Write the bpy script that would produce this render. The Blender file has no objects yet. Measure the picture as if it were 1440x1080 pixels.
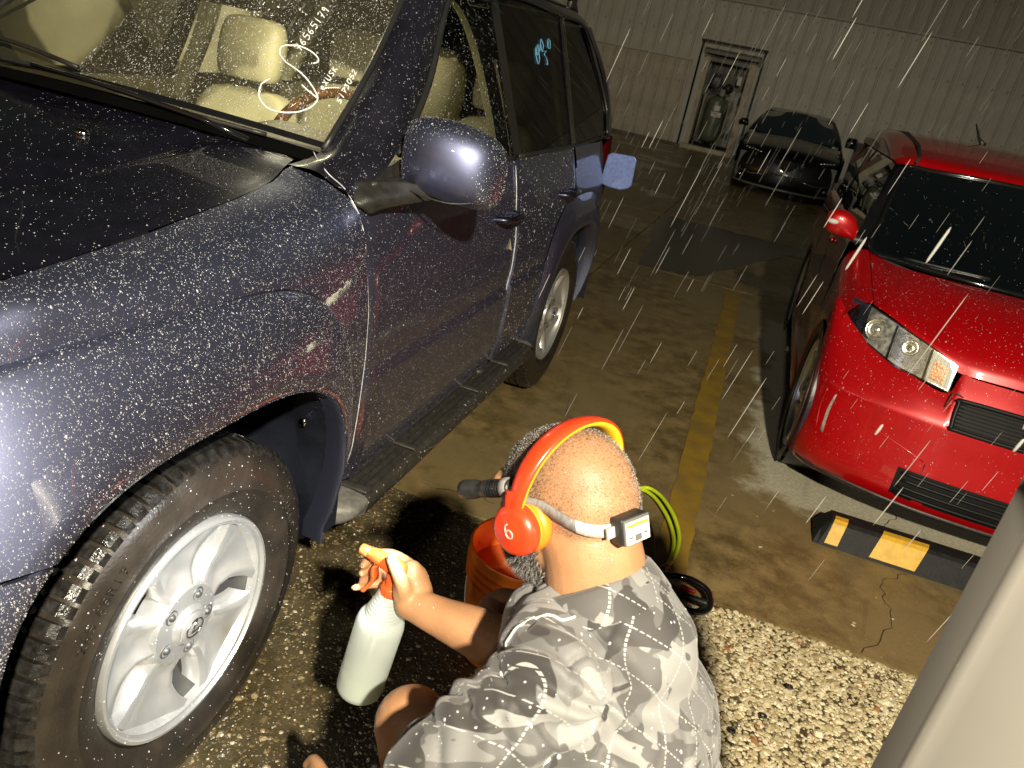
import bpy, bmesh, math, random
import numpy as np
from mathutils import Vector, Matrix, noise
random.seed(7); RNG = np.random.default_rng(7)
SC = bpy.context.scene
COL = SC.collection
PI = math.pi

# ---------------------------------------------------------------- camera
def camera():
    x, y, z, yaw, pitch, roll, f = .790, -.998, 1.553, -.261, .409, .201, 1081.0
    fw = Vector((math.sin(yaw)*math.cos(pitch), math.cos(yaw)*math.cos(pitch), -math.sin(pitch)))
    r = fw.cross(Vector((0, 0, 1))).normalized(); u = r.cross(fw)
    r2 = math.cos(roll)*r + math.sin(roll)*u
    u2 = -math.sin(roll)*r + math.cos(roll)*u
    cd = bpy.data.cameras.new('camera'); c = bpy.data.objects.new('camera', cd); COL.objects.link(c)
    M = Matrix((r2, u2, -fw)).transposed().to_4x4(); M.translation = (x, y, z)
    c.matrix_world = M
    cd.sensor_width = 36; cd.lens = f/1440*36
    cd.clip_start = .02; cd.clip_end = 300
    cd.dof.use_dof = True; cd.dof.focus_distance = 1.75; cd.dof.aperture_fstop = 9.0
    SC.camera = c
camera()

# ---------------------------------------------------------------- light: night yard, dim sun fill and a work light behind the camera
W = bpy.data.worlds.new('World'); SC.world = W; W.use_nodes = True
nt = W.node_tree; nt.nodes.clear()
wo = nt.nodes.new('ShaderNodeOutputWorld'); bg = nt.nodes.new('ShaderNodeBackground')
sky = nt.nodes.new('ShaderNodeTexSky'); sky.sky_type = 'NISHITA'; sky.sun_disc = False
sky.sun_elevation = math.radians(3); sky.sun_rotation = math.radians(205)
mx = nt.nodes.new('ShaderNodeMixRGB'); mx.blend_type = 'MULTIPLY'; mx.inputs[0].default_value = 1
mx.inputs[2].default_value = (.22, .20, .14, 1)
nt.links.new(sky.outputs[0], mx.inputs[1]); nt.links.new(mx.outputs[0], bg.inputs[0]); bg.inputs[1].default_value = .055
nt.links.new(bg.outputs[0], wo.inputs[0])

def light(name, kind, loc, target, energy, color, **kw):
    l = bpy.data.lights.new(name, kind); o = bpy.data.objects.new(name, l); COL.objects.link(o)
    o.location = loc; d = Vector(target) - Vector(loc)
    o.rotation_euler = d.to_track_quat('-Z', 'Y').to_euler()
    l.energy = energy; l.color = color
    for k, v in kw.items(): setattr(l, k, v)
    return o
# dim sun lamp added as fill to brighten the far wall
light('sun', 'SUN', (0, -10, 8), (0.9, 10, 0), .31, (1, .94, .80), angle=math.radians(3))
# the work light behind and above the photographer
light('flood_light', 'SPOT', (1.63, -2.0, 2.70), (.9, 1.2, .3), 1050, (1, .90, .70), shadow_soft_size=.05, spot_size=math.radians(95), spot_blend=.5)
SC.view_settings.view_transform = 'Standard'; SC.view_settings.look = 'None'
SC.view_settings.gamma = 1; SC.view_settings.exposure = .15; SC.view_settings.use_curve_mapping = False
SC.render.engine = 'CYCLES'
SC.cycles.max_bounces = 8; SC.cycles.use_adaptive_sampling = True; SC.cycles.transparent_max_bounces = 12
SC.cycles.caustics_reflective = False; SC.cycles.caustics_refractive = False
SC.cycles.sample_clamp_indirect = 3

# ---------------------------------------------------------------- helpers
ORG = {}
def tag(o, label=None, cat=None, group=None, kind=None):
    if label: o['label'] = label
    if cat: o['category'] = cat
    if group: o['group'] = group
    if kind: o['kind'] = kind
    return o
def empty(name, loc, label=None, cat=None, group=None, kind=None):
    o = bpy.data.objects.new(name, None); COL.objects.link(o); o.location = loc
    o.empty_display_size = .1
    ORG[o.name] = Vector(loc)
    return tag(o, label, cat, group, kind)
def link(name, me, parent=None, origin=None):
    """mesh data in world coordinates -> object whose origin sits at its parent's (or at origin)"""
    o = bpy.data.objects.new(name, me); COL.objects.link(o)
    if parent is not None:
        po = ORG[parent.name]; og = Vector(origin) if origin is not None else po
        o.parent = parent; o.location = og - po
    else:
        og = Vector(origin) if origin is not None else Vector((0, 0, 0)); o.location = og
    ORG[o.name] = og
    if og.length > 0: me.transform(Matrix.Translation(-og))
    return o
def obj(name, vf, mat, parent=None, smooth=True, origin=None, solid=0, bevel=0, autos=None):
    me = bpy.data.meshes.new(name)
    v, f = vf
    v = np.asarray(v, float)
    me.from_pydata(v.tolist(), [], [list(map(int, q)) for q in f])
    me.materials.append(mat)
    if smooth: me.polygons.foreach_set('use_smooth', [True]*len(me.polygons))
    me.update()
    o = link(name, me, parent, origin)
    if solid:
        m = o.modifiers.new('solid', 'SOLIDIFY'); m.thickness = abs(solid); m.offset = -1 if solid > 0 else 1
    if bevel:
        m = o.modifiers.new('bevel', 'BEVEL'); m.width = bevel; m.segments = 2; m.limit_method = 'ANGLE'; m.angle_limit = math.radians(40)
    if autos:
        b = bmesh.new(); b.from_mesh(me)
        for e in b.edges:
            if len(e.link_faces) == 2 and e.calc_face_angle(0) > math.radians(autos): e.smooth = False
        b.to_mesh(me); b.free()
    return o
def join(*parts):
    V = []; F = []; n = 0
    for v, f in parts:
        v = np.asarray(v, float); V.append(v); F += [[i+n for i in q] for q in f]; n += len(v)
    return np.concatenate(V), F
def xf(vf, M):
    v = np.asarray(vf[0], float); M = np.array(M)
    return v @ M[:3, :3].T + M[:3, 3], vf[1]
def flip(vf): return vf[0], [q[::-1] for q in vf[1]]
def box(c, s, rz=0):
    x, y, z = [a/2 for a in s]
    v = np.array([(-x,-y,-z),(x,-y,-z),(x,y,-z),(-x,y,-z),(-x,-y,z),(x,-y,z),(x,y,z),(-x,y,z)])
    if rz:
        c_, s_ = math.cos(rz), math.sin(rz); v = v @ np.array([[c_, s_, 0], [-s_, c_, 0], [0, 0, 1]])
    return v + np.array(c), [(0,3,2,1),(4,5,6,7),(0,1,5,4),(1,2,6,5),(2,3,7,6),(3,0,4,7)]
def grid_faces(n, m, closed_m=False, closed_n=False):
    F = []
    for i in range(n if closed_n else n-1):
        for j in range(m if closed_m else m-1):
            a = i*m+j; b = i*m+(j+1) % m; c = ((i+1) % n)*m+(j+1) % m; d = ((i+1) % n)*m+j
            F.append((a, b, c, d))
    return F
def cr(P, n, closed=False):
    """Catmull-Rom through points, n samples per span"""
    P = np.asarray(P, float); k = len(P)
    if closed: Q = np.concatenate([P[-1:], P, P[:2]]); spans = k
    else: Q = np.concatenate([2*P[:1]-P[1:2], P, 2*P[-1:]-P[-2:-1]]); spans = k-1
    out = []
    t = np.linspace(0, 1, n, endpoint=False)[:, None]
    for i in range(spans):
        a, b, c, d = Q[i:i+4]
        out.append(.5*((2*b)+(-a+c)*t+(2*a-5*b+4*c-d)*t**2+(-a+3*b-3*c+d)*t**3))
    out = np.concatenate(out)
    if not closed: out = np.concatenate([out, P[-1:]])
    return out
def patch(rows, nu=6, nv=6):
    """rows: list of rows of 3D points (all same length) -> smooth surface"""
    R = np.array([cr(r, nu) for r in rows])          # rows x m x 3
    S = np.array([cr(R[:, j], nv) for j in range(R.shape[1])])   # m x n x 3
    m, n = S.shape[:2]
    return S.reshape(-1, 3), grid_faces(m, n)
def tube(pts, r, n=8, closed=False, caps=True):
    P = np.asarray(pts, float); k = len(P)
    r = np.full(k, r) if np.isscalar(r) else np.asarray(r, float)
    T = np.gradient(P, axis=0) if not closed else np.roll(P, -1, 0)-np.roll(P, 1, 0)
    T /= np.linalg.norm(T, axis=1)[:, None]+1e-12
    up = np.array([0, 0, 1.]) if abs(T[0][2]) < .9 else np.array([1., 0, 0])
    V = []
    N = np.cross(T[0], up); N /= np.linalg.norm(N)
    for i in range(k):
        N = N - T[i]*(N@T[i]); N /= np.linalg.norm(N)+1e-12; B = np.cross(T[i], N)
        a = np.linspace(0, 2*PI, n, endpoint=False)
        V.append(P[i] + r[i]*(np.cos(a)[:, None]*N+np.sin(a)[:, None]*B))
    V = np.concatenate(V); F = grid_faces(k, n, closed_m=True, closed_n=closed)
    if caps and not closed:
        F.append(tuple(range(n))[::-1]); F.append(tuple((k-1)*n+i for i in range(n)))
    return V, [q[::-1] for q in F]
def lathe(prof, axis_o, axis_d, n=48, caps=False, closed=False):
    """prof: list of (radius, along). Rings about axis"""
    d = np.array(axis_d, float); d /= np.linalg.norm(d)
    a = np.array([0, 0, 1.]) if abs(d[2]) < .9 else np.array([0, 1., 0])
    u = np.cross(d, a); u /= np.linalg.norm(u); w = np.cross(d, u)
    th = np.linspace(0, 2*PI, n, endpoint=False)
    ring = np.cos(th)[:, None]*u+np.sin(th)[:, None]*w
    V = np.concatenate([np.array(axis_o)+r*ring+h*d for r, h in prof])
    F = grid_faces(len(prof), n, closed_m=True, closed_n=closed)
    if caps:
        F.append(tuple(range(n))[::-1]); F.append(tuple((len(prof)-1)*n+i for i in range(n)))
    return V, F
def ellipsoid(c, r, M=None, n=20, m=14):
    th = np.linspace(0, PI, m); ph = np.linspace(0, 2*PI, n, endpoint=False)
    V = np.array([(math.sin(t)*math.cos(p), math.sin(t)*math.sin(p), math.cos(t)) for t in th[1:-1] for p in ph])
    V = np.concatenate([V, [[0, 0, 1], [0, 0, -1]]])*np.array(r)
    F = [q[::-1] for q in grid_faces(m-2, n, closed_m=True)]
    a = len(V)-2; b = a+1; L = (m-3)*n
    F += [(a, j, (j+1) % n) for j in range(n)] + [(b, L+(j+1) % n, L+j) for j in range(n)]
    if M is not None: V = V @ np.array(M).T
    return V+np.array(c), F
def prism(poly, o, u, v, w, t):
    """2D polygon in (u,v) at o extruded by t along w"""
    o, u, v, w = [np.array(a, float) for a in (o, u, v, w)]
    A = np.array([o+p[0]*u+p[1]*v for p in poly]); B = A+w*t; n = len(poly)
    F = [tuple(range(n)), tuple(range(2*n-1, n-1, -1))]+[(i, i+n, (i+1) % n+n, (i+1) % n) for i in range(n)]
    return np.concatenate([A, B]), F
def bake(o, mods=()):
    """evaluate modifiers into a fresh mesh"""
    dg = bpy.context.evaluated_depsgraph_get(); e = o.evaluated_get(dg)
    me = bpy.data.meshes.new_from_object(e)
    o.modifiers.clear(); old = o.data; o.data = me; bpy.data.meshes.remove(old)
def remesh(name, parts, vox, mat, parent, smooth=4, extra=None):
    V, F = join(*parts)
    o = obj(name, (V, F), mat, parent)
    m = o.modifiers.new('r', 'REMESH'); m.mode = 'VOXEL'; m.voxel_size = vox; m.use_smooth_shade = True
    if smooth:
        s = o.modifiers.new('s', 'SMOOTH'); s.iterations = smooth; s.factor = .5
    if extra: extra(o)
    bake(o)
    if not o.data.materials: o.data.materials.append(mat)
    o.data.polygons.foreach_set('use_smooth', [True]*len(o.data.polygons))
    return o

# ---------------------------------------------------------------- materials
def mat(name, col, rough=.5, metal=0, coat=0, coat_rough=.03, var=.15, vscale=8, bump=0, bscale=60, spec=.5,
        trans=0, alpha=1, emit=None, rvar=0, detail=4, sub=0, col2=None, stretch=None, ior=1.5):
    m = bpy.data.materials.new(name); m.use_nodes = True
    n = m.node_tree; N = n.nodes; L = n.links; b = N['Principled BSDF']
    b.inputs['Roughness'].default_value = rough; b.inputs['Metallic'].default_value = metal
    b.inputs['Coat Weight'].default_value = coat; b.inputs['Coat Roughness'].default_value = coat_rough
    b.inputs['Specular IOR Level'].default_value = spec; b.inputs['Transmission Weight'].default_value = trans
    b.inputs['Alpha'].default_value = alpha; b.inputs['IOR'].default_value = ior
    if sub:
        b.inputs['Subsurface Weight'].default_value = sub; b.inputs['Subsurface Radius'].default_value = (.012, .005, .003); b.inputs['Subsurface Scale'].default_value = 1
    tc = N.new('ShaderNodeTexCoord'); co = tc.outputs['Object']
    if stretch:
        mp = N.new('ShaderNodeMapping'); mp.inputs['Scale'].default_value = stretch; L.new(co, mp.inputs[0]); co = mp.outputs[0]
    nz = N.new('ShaderNodeTexNoise'); nz.inputs['Scale'].default_value = vscale; nz.inputs['Detail'].default_value = detail
    L.new(co, nz.inputs['Vector'])
    rp = N.new('ShaderNodeValToRGB'); L.new(nz.outputs[0], rp.inputs[0])
    c = np.array(col); c2 = np.array(col2) if col2 is not None else c*(1+var)
    c1 = c if col2 is not None else c*(1-var)
    rp.color_ramp.elements[0].color = (*c1, 1); rp.color_ramp.elements[1].color = (*np.clip(c2, 0, 1), 1)
    rp.color_ramp.elements[0].position = .35; rp.color_ramp.elements[1].position = .65
    L.new(rp.outputs[0], b.inputs['Base Color'])
    if rvar:
        mr = N.new('ShaderNodeMapRange'); L.new(nz.outputs[0], mr.inputs[0])
        mr.inputs[1].default_value = .35; mr.inputs[2].default_value = .65
        mr.inputs[3].default_value = max(0, rough-rvar); mr.inputs[4].default_value = min(1, rough+rvar)
        L.new(mr.outputs[0], b.inputs['Roughness'])
    if bump:
        n2 = N.new('ShaderNodeTexNoise'); n2.inputs['Scale'].default_value = bscale; n2.inputs['Detail'].default_value = 3
        L.new(co, n2.inputs['Vector'])
        bp = N.new('ShaderNodeBump'); bp.inputs['Strength'].default_value = min(1, bump); bp.inputs['Distance'].default_value = .002*max(1, bump)
        L.new(n2.outputs[0], bp.inputs['Height']); L.new(bp.outputs[0], b.inputs['Normal'])
    if emit:
        b.inputs['Emission Color'].default_value = (*emit[:3], 1); b.inputs['Emission Strength'].default_value = emit[3]
    return m
def glass(name, tint, refl=1.0, rough=.0, film=0, fcol=(.55, .50, .32), tl=0):
    m = bpy.data.materials.new(name); m.use_nodes = True
    N = m.node_tree.nodes; L = m.node_tree.links; N.clear()
    o = N.new('ShaderNodeOutputMaterial'); t = N.new('ShaderNodeBsdfTransparent'); g = N.new('ShaderNodeBsdfGlossy')
    t.inputs[0].default_value = (*tint, 1); g.inputs['Roughness'].default_value = rough
    g.inputs[0].default_value = (refl, refl, refl, 1)
    f = N.new('ShaderNodeFresnel'); f.inputs[0].default_value = 1.5; mx = N.new('ShaderNodeMixShader')
    L.new(f.outputs[0], mx.inputs[0]); L.new(t.outputs[0], mx.inputs[1]); L.new(g.outputs[0], mx.inputs[2]); out = mx.outputs[0]
    if film:
        d = N.new('ShaderNodeBsdfDiffuse'); d.inputs[0].default_value = (*fcol, 1); m2 = N.new('ShaderNodeMixShader'); m2.inputs[0].default_value = film
        if tl:
            t2 = N.new('ShaderNodeBsdfTranslucent'); t2.inputs[0].default_value = (*fcol, 1); m3 = N.new('ShaderNodeMixShader'); m3.inputs[0].default_value = tl; L.new(d.outputs[0], m3.inputs[1]); L.new(t2.outputs[0], m3.inputs[2]); d = m3
        L.new(out, m2.inputs[1]); L.new(d.outputs[0], m2.inputs[2]); out = m2.outputs[0]
    L.new(out, o.inputs[0])
    return m
def principled(m): return m.node_tree.nodes['Principled BSDF']
M = {}
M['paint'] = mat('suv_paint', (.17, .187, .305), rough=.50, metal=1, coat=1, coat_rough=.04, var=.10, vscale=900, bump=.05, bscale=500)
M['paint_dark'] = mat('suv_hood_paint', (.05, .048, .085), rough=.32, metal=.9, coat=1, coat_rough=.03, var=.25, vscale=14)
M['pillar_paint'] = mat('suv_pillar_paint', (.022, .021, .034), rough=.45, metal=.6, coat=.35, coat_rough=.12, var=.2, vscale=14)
M['red'] = mat('red_paint', (.43, .001, .003), rough=.36, metal=.25, coat=1, coat_rough=.04, var=.04)
M['black_paint'] = mat('black_paint', (.004, .004, .005), rough=.3, metal=0, spec=.2, coat=1, coat_rough=.05)
M['tyre'] = mat('tyre_rubber', (.020, .017, .014), rough=.36, var=.3, vscale=14, bump=.5, bscale=160, rvar=.12, col2=(.032, .025, .018), detail=8)
M['tread'] = mat('tread_rubber', (.016, .015, .014), rough=.3, var=.4, vscale=60, bump=.6, bscale=220, rvar=.15)
M['alloy'] = mat('silver_alloy', (.62, .62, .60), rough=.33, metal=.70, coat=.6, coat_rough=.1, var=.06, vscale=20, bump=.12, bscale=300)
M['alloy_dark'] = mat('alloy_barrel', (.12, .12, .115), rough=.5, metal=.6, var=.3, vscale=15)
M['chrome'] = mat('chrome', (.7, .7, .7), rough=.12, metal=1, var=.03)
M['black'] = mat('black_plastic', (.022, .021, .019), rough=.42, var=.3, vscale=40, bump=.3, bscale=300)
M['gloss'] = mat('gloss_black', (.008, .008, .009), rough=.12, coat=1)
M['rubber'] = mat('seal_rubber', (.02, .02, .02), rough=.35, var=.2, bump=.3, bscale=400)
M['liner'] = mat('arch_liner', (.012, .014, .022), rough=.38, var=.4, vscale=9, bump=.5, bscale=60)
M['tan'] = mat('tan_leather', (.60, .55, .35), rough=.5, var=.08, bump=.35, bscale=260)
M['tan_trim'] = mat('tan_trim', (.46, .44, .28), rough=.55, var=.08)
M['dash'] = mat('dash_grey', (.20, .175, .095), rough=.6, var=.2, vscale=6, bump=.3, bscale=300)
M['wood'] = mat('wood_wheel', (.16, .055, .012), rough=.16, coat=1, var=.5, vscale=20, stretch=(1, 6, 1))
M['dark_in'] = mat('dark_interior', (.02, .022, .018), rough=.8)
M['glass'] = glass('clear_glass', (.90, .92, .84), .45)
M['wet_hazed_glass'] = glass('wet_hazed_windscreen', (.90, .92, .84), .8, film=.045)  # faint diffuse film stands for light scattered by the wet glass
M['glass_tint'] = glass('privacy_glass', (.10, .11, .09), .8)
M['ink'] = mat('white_marker', (.85, .85, .82), rough=.8, var=.05)
M['ink_blue'] = mat('blue_marker', (.12, .35, .55), rough=.8, var=.1)
M['drop'] = mat('water_drop_glint', (.62, .63, .66), rough=.16, spec=1, trans=.35, var=.02, ior=1.33)  # whitish base colour stands in for the glints in the drops
M['board'] = mat('board_rubber', (.036, .034, .030), rough=.42, var=.25, vscale=40, bump=.3, bscale=300)
M['barrel_shaded'] = mat('rim_barrel', (.09, .09, .085), rough=.4, metal=.6, var=.25, vscale=12)  # coloured dark for the shade between the spokes
M['cowl'] = mat('cowl_black', (.004, .004, .004), rough=.9, spec=0)
M['steel'] = mat('cast_alloy', (.20, .195, .18), rough=.55, metal=.3, var=.2, vscale=60, bump=.5, bscale=500)
# ================================================================ the dark SUV
SUV = empty('suv', (-.85, 1.28, 0), 'large dark violet-grey SUV wet with rain, its front wheel beside the crouching man', 'car')
CX = -.85; ZC = .385; WB = 2.552
YS = [-.95, -.85, -.5, -.235, .05, .32, .47, .56, .64, .72]
XS = [-.62, -.44, -.25, -.172, -.188, -.20, -.22, -.25, -.27, -.28]
ZS = [.90, .97, 1.075, 1.122, 1.14, 1.172, 1.19, 1.212, 1.222, 1.23]
def x0(y):
    if y < .25: return -.20*((.25-y)/1.0)**2.2-(.26*((-.25-y)/.62)**2.1 if y < -.25 else 0)
    if y > 2.9: return -.16*((y-2.9)/.5)**2
    return 0.
def prof(z):
    return float(np.interp(z, [.36, .42, .55, .66, .80, .92, 1.0, 1.03], [-.05, -.03, -.006, 0, .003, -.002, -.014, -.021]))
def BS(y, w):
    """body side: w is height up to 1.03, then runs over the shoulder to the bonnet seam (1.25)"""
    X0 = x0(y)-.030*(max(0, min(1, (w-.78)/.25))**1.6)*max(0, min(1, (.50-y)/.45))
    if w <= 1.03: return (X0+prof(w), y, w)
    if y > .56:
        t = (w-1.03)/.17
        return (X0-.021-.035*t-.012*t*t-.026*t*math.exp(-(y-.56)/.10), y, w)
    t = (w-1.03)/.22
    xs, zs = np.interp(y, YS, XS), np.interp(y, YS, ZS)
    P0 = np.array([X0-.021, 1.03]) if zs > 1.06 else np.array([X0-.021, zs-.05])
    P3 = np.array([xs, zs]); k_ = min(1, max(0, (y-.25)/.3)); P1 = P0+np.array([-.012, (.55+.2*k_)*(P3[1]-P0[1])]); P2 = P3+np.array([.075+.09*k_, -.010])
    p = (1-t)**3*P0+3*t*(1-t)**2*P1+3*t*t*(1-t)*P2+t**3*P3
    return (p[0], y, p[1])
def rad(phi, a, b, p): return (abs(math.cos(phi)/a)**p+abs(math.sin(phi)/b)**p)**(-1/p)
def r_open(phi): return rad(phi, .455, .475, 3.2)
def r_out(phi): return rad(phi, .485 if math.cos(phi) > 0 else .56, .66, 4.2)
def ray_poly(phi, cy, cz, poly):
    d = (math.cos(phi), math.sin(phi)); best = 9
    for (a, b), (c, e) in zip(poly, poly[1:]+poly[:1]):
        sx, sy = c-a, e-b; den = d[0]*sy-d[1]*sx
        if abs(den) < 1e-9: continue
        t = ((a-cy)*sy-(b-cz)*sx)/den; u = ((a-cy)*d[1]-(b-cz)*d[0])/den
        if t > 0 and -1e-6 <= u <= 1+1e-6: best = min(best, t)
    return best
def flare(cy, p0, p1, seam=None):
    K = [-.35, -.06, 0, .05, .2, .4, .6, .78, .9, .96, .995, 1.0]
    Hh = [-.06, .020, .036, .041, .041, .038, .034, .028, .021, .015, .008, -.012]
    n = 70; V = []
    for i in range(n+1):
        for k, h in zip(K, Hh):
            kk = max(k, 0)
            a0, a1 = p0, p1
            if seam == 'end': a1 = math.radians(130+20*kk)
            if seam == 'start': a0 = math.radians(130.9+20*kk)
            ph = a0+(a1-a0)*i/n
            r = r_open(ph)*(1-kk)+r_out(ph)*kk
            if k == -.35: r *= 1.02
            y = cy+r*math.cos(ph); z = ZC+r*math.sin(ph)
            V.append((BS(y, min(z, 1.03))[0]-.5*max(0, z-1.03)+h-x0(y)*(1-kk)**1.3*.85, y, z))
    return np.array(V), grid_faces(n+1, len(K))
R_ = math.radians
obj('wheel_arch_flare', flare(0, R_(-9), 0, 'end'), M['paint'], SUV)
obj('bumper_corner', flare(0, 0, R_(197), 'start'), M['paint'], SUV)
# fender: radial sheet from the flare out to the bonnet seam and the door seam
poly = [(.553, .30), (.553, 1.25), (-.80, 1.25), (-.80, .2)]
V = []; n = 120; m = 22
for i in range(n+1):
    ph = R_(-9+(176+9)*i/n); r0_ = r_out(ph)*1.004; r1_ = ray_poly(ph, 0, ZC, poly)
    for j in range(m+1):
        r = r0_+(r1_-r0_)*(j/m); y = r*math.cos(ph); w = ZC+r*math.sin(ph)
        if w > 1.03:      # compress: seam at 1.25
            pass
        V.append(BS(y, min(w, 1.25)))
obj('front_fender', (V, grid_faces(n+1, m+1)), M['paint'], SUV)
# bumper face in front
V = []
for z in np.linspace(.30, .92, 12):
    for a in np.linspace(0, 1, 24):
        yy = -.74-.22*math.sin(a*PI/2)-.03*math.sin((z-.3)/.62*PI); xx = x0(-.74)-.02+(CX-x0(-.74))*a
        V.append((xx, yy, z))
obj('front_bumper', (V, grid_faces(12, 24)), M['paint'], SUV)
obj('headlight', patch([[(-.30, -.72, .98), (-.5, -.83, .97), (-.62, -.86, .96)], [(-.27, -.72, .92), (-.5, -.86, .90), (-.62, -.9, .90)], [(-.28, -.70, .82), (-.5, -.86, .80), (-.62, -.9, .80)]]), M['chrome'], SUV)
V = []
for i in range(9):
    for x in np.linspace(-.66, -1.04, 6): V.append((x, -.93+.02*math.cos((x+.85)*6), .70+i*.03))
obj('grille', (V, grid_faces(9, 6)), M['chrome'], SUV)
# bonnet
rows = []
for y in [-.92, -.8, -.6, -.4, -.235, -.05, .15, .32, .45, .54, .60]:
    xs, zs = np.interp(y, YS, XS), np.interp(y, YS, ZS)
    e = .004
    c = .022+.02*min(1, (y+.92)/.4)
    yb = 0 if y < .55 else -(y-.55)*.9
    rows.append([(xs-e, y, zs), (xs-.05, y, zs+.007), (-.42, y+yb*.5, zs+.018), (-.47, y+yb*.6, zs+.016), (-.56, y+yb*.8, zs+c*.85), (-.85, y+yb, zs+c), (-1.14, y+yb*.8, zs+c*.85), (-1.23, y+yb*.6, zs+.016), (-1.28, y+yb*.5, zs+.018), (-1.65-xs, y, zs+.007), (-1.7-xs+e, y, zs)])
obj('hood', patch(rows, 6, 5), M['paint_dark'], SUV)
# doors
def door(y0, y1, w0, w1, arch=None):
    V = []; ny, nw = 40, 36
    for i in range(ny+1):
        for j in range(nw+1):
            w = w0+(w1-w0)*j/nw
            a, b = y0(w), y1(w)
            y = a+(b-a)*i/ny
            x, yy, z = BS(y, w)
            if i in (0, ny): x -= .012      # rolled edge at the gap
            if w < .735: x += .009          # lower cladding stands proud
            V.append((x, yy, z))
    return np.array(V), grid_faces(ny+1, nw+1)
ys1 = lambda w: float(np.interp(w, [.45, .65, .85, 1.1, 1.2], [.565, .563, .561, .556, .566]))
ys2 = lambda w: float(np.interp(w, [.45, .66, .75, .83, 1.02, 1.2], [1.625, 1.632, 1.618, 1.638, 1.63, 1.655]))
def ys3(w):
    if w < .9: return WB-r_outr(w)
    return 2.43
def r_outr(w):
    z = (w-ZC)/.60
    return .50*(max(0, 1-min(.999, abs(z))**3.4))**(1/3.4)
fd = obj('front_door', door(ys1, lambda w: ys2(w)-.004, .44, 1.195), M['paint'], SUV, autos=30)
rd = obj('rear_door', door(lambda w: ys2(w)+.004, lambda w: min(2.46, WB-max(.10, r_outr(w))-.0), .44, 1.195), M['paint'], SUV, autos=30)
# rear quarter, with its own arch
V = []; n = 90; m = 12
poly = [(2.47, .3), (2.47, 1.2), (3.40, 1.2), (3.40, .3)]
poly = [(3.40, .30), (3.40, 1.195), (2.0, 1.195), (2.0, .30)]
for i in range(n+1):
    ph = R_(-4+(188)*i/n); r0_ = rad(ph, .50, .60, 3.4); r1_ = max(r0_+.001, ray_poly(ph, WB, ZC, poly))
    for j in range(m+1):
        r = r0_+(r1_-r0_)*j/m; y = WB+r*math.cos(ph)
        x, yy, z = BS(y, min(1.195, ZC+r*math.sin(ph)))
        V.append((x-.0015, yy, z))
V = np.array(V)
F = [f for f in grid_faces(n+1, m+1) if V[list(f), 1].mean() > (2.46 if V[list(f), 2].mean() > .95 else 2.35)]
obj('quarter_panel', (V, F), M['paint'], SUV)
def rflare():
    V = []; n = 50
    K = [-.3, 0, .05, .3, .6, .85, 1.]; Hh = [-.06, .030, .036, .034, .026, .012, .001]
    for i in range(n+1):
        ph = R_(-4+188*i/n)
        for k, h in zip(K, Hh):
            kk = max(k, 0); r = rad(ph, .44, .46, 2.8)*(1-kk)+rad(ph, .50, .60, 3.4)*kk
            y = WB+r*math.cos(ph); z = ZC+r*math.sin(ph)
            V.append((BS(y, min(z, 1.03))[0]+h, y, z))
    return np.array(V), grid_faces(n+1, len(K))
obj('wheel_arch_flare', rflare(), M['paint'], SUV)
obj('rear_bumper', join(box((-.10, 3.36, .58), (.10, .10, .24)), box((CX, 3.40, .56), (1.55, .16, .26))), M['paint'], SUV, bevel=.03)
# lining of both arches
for cy in (0, WB):
    V = []; n = 40
    for i in range(n+1):
        ph = R_((-15 if cy == 0 else -1)+(196 if cy == 0 else 182)*i/n); r = r_open(ph)*1.01 if cy == 0 else rad(ph, .445, .465, 2.8)
        for x in (.022, -.04, -.10, -.12, -.20, -.36):
            x_ = x
            if cy == 0 and ph < 0: x_ = min(x, .022-.16*min(1, -ph/R_(15))**1.6)
            if cy == 0 and ph > PI/2: x_ = x-.03*math.cos(PI-ph)
            rr = r*(1+(.012 if x == -.12 else 0)+(.02 if x < -.11 else 0))
            V.append((x_, cy+rr*math.cos(ph), ZC+rr*math.sin(ph)))
    obj('arch_liner', (V, grid_faces(n+1, 6)), M['liner'], SUV)
    obj('arch_wall', prism([(cy+.5*math.cos(a), ZC+.5*math.sin(a)) for a in np.linspace(-.2, PI+.2, 20)], (-.36, 0, 0), (0, 1, 0), (0, 0, 1), (1, 0, 0), .01), M['liner'], SUV, smooth=False)
for (yy, zz) in ((.415, .73), (.425, .655)):
    obj('bolt', ellipsoid((-.075, yy, zz), (.012, .006, .012), n=8, m=6), M['chrome'], SUV)
obj('suspension_strut', tube([(-.30, .06, .3), (-.33, .10, .95)], .05, 12), M['liner'], SUV)
obj('underbody_block', join(box((CX, 1.27, .40), (1.36, 3.9, .22)), box((CX, 1.27, .58), (1.3, 1.5, .3))), M['black'], SUV, smooth=False)  # unseen boxes under the car, added to block light
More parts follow.
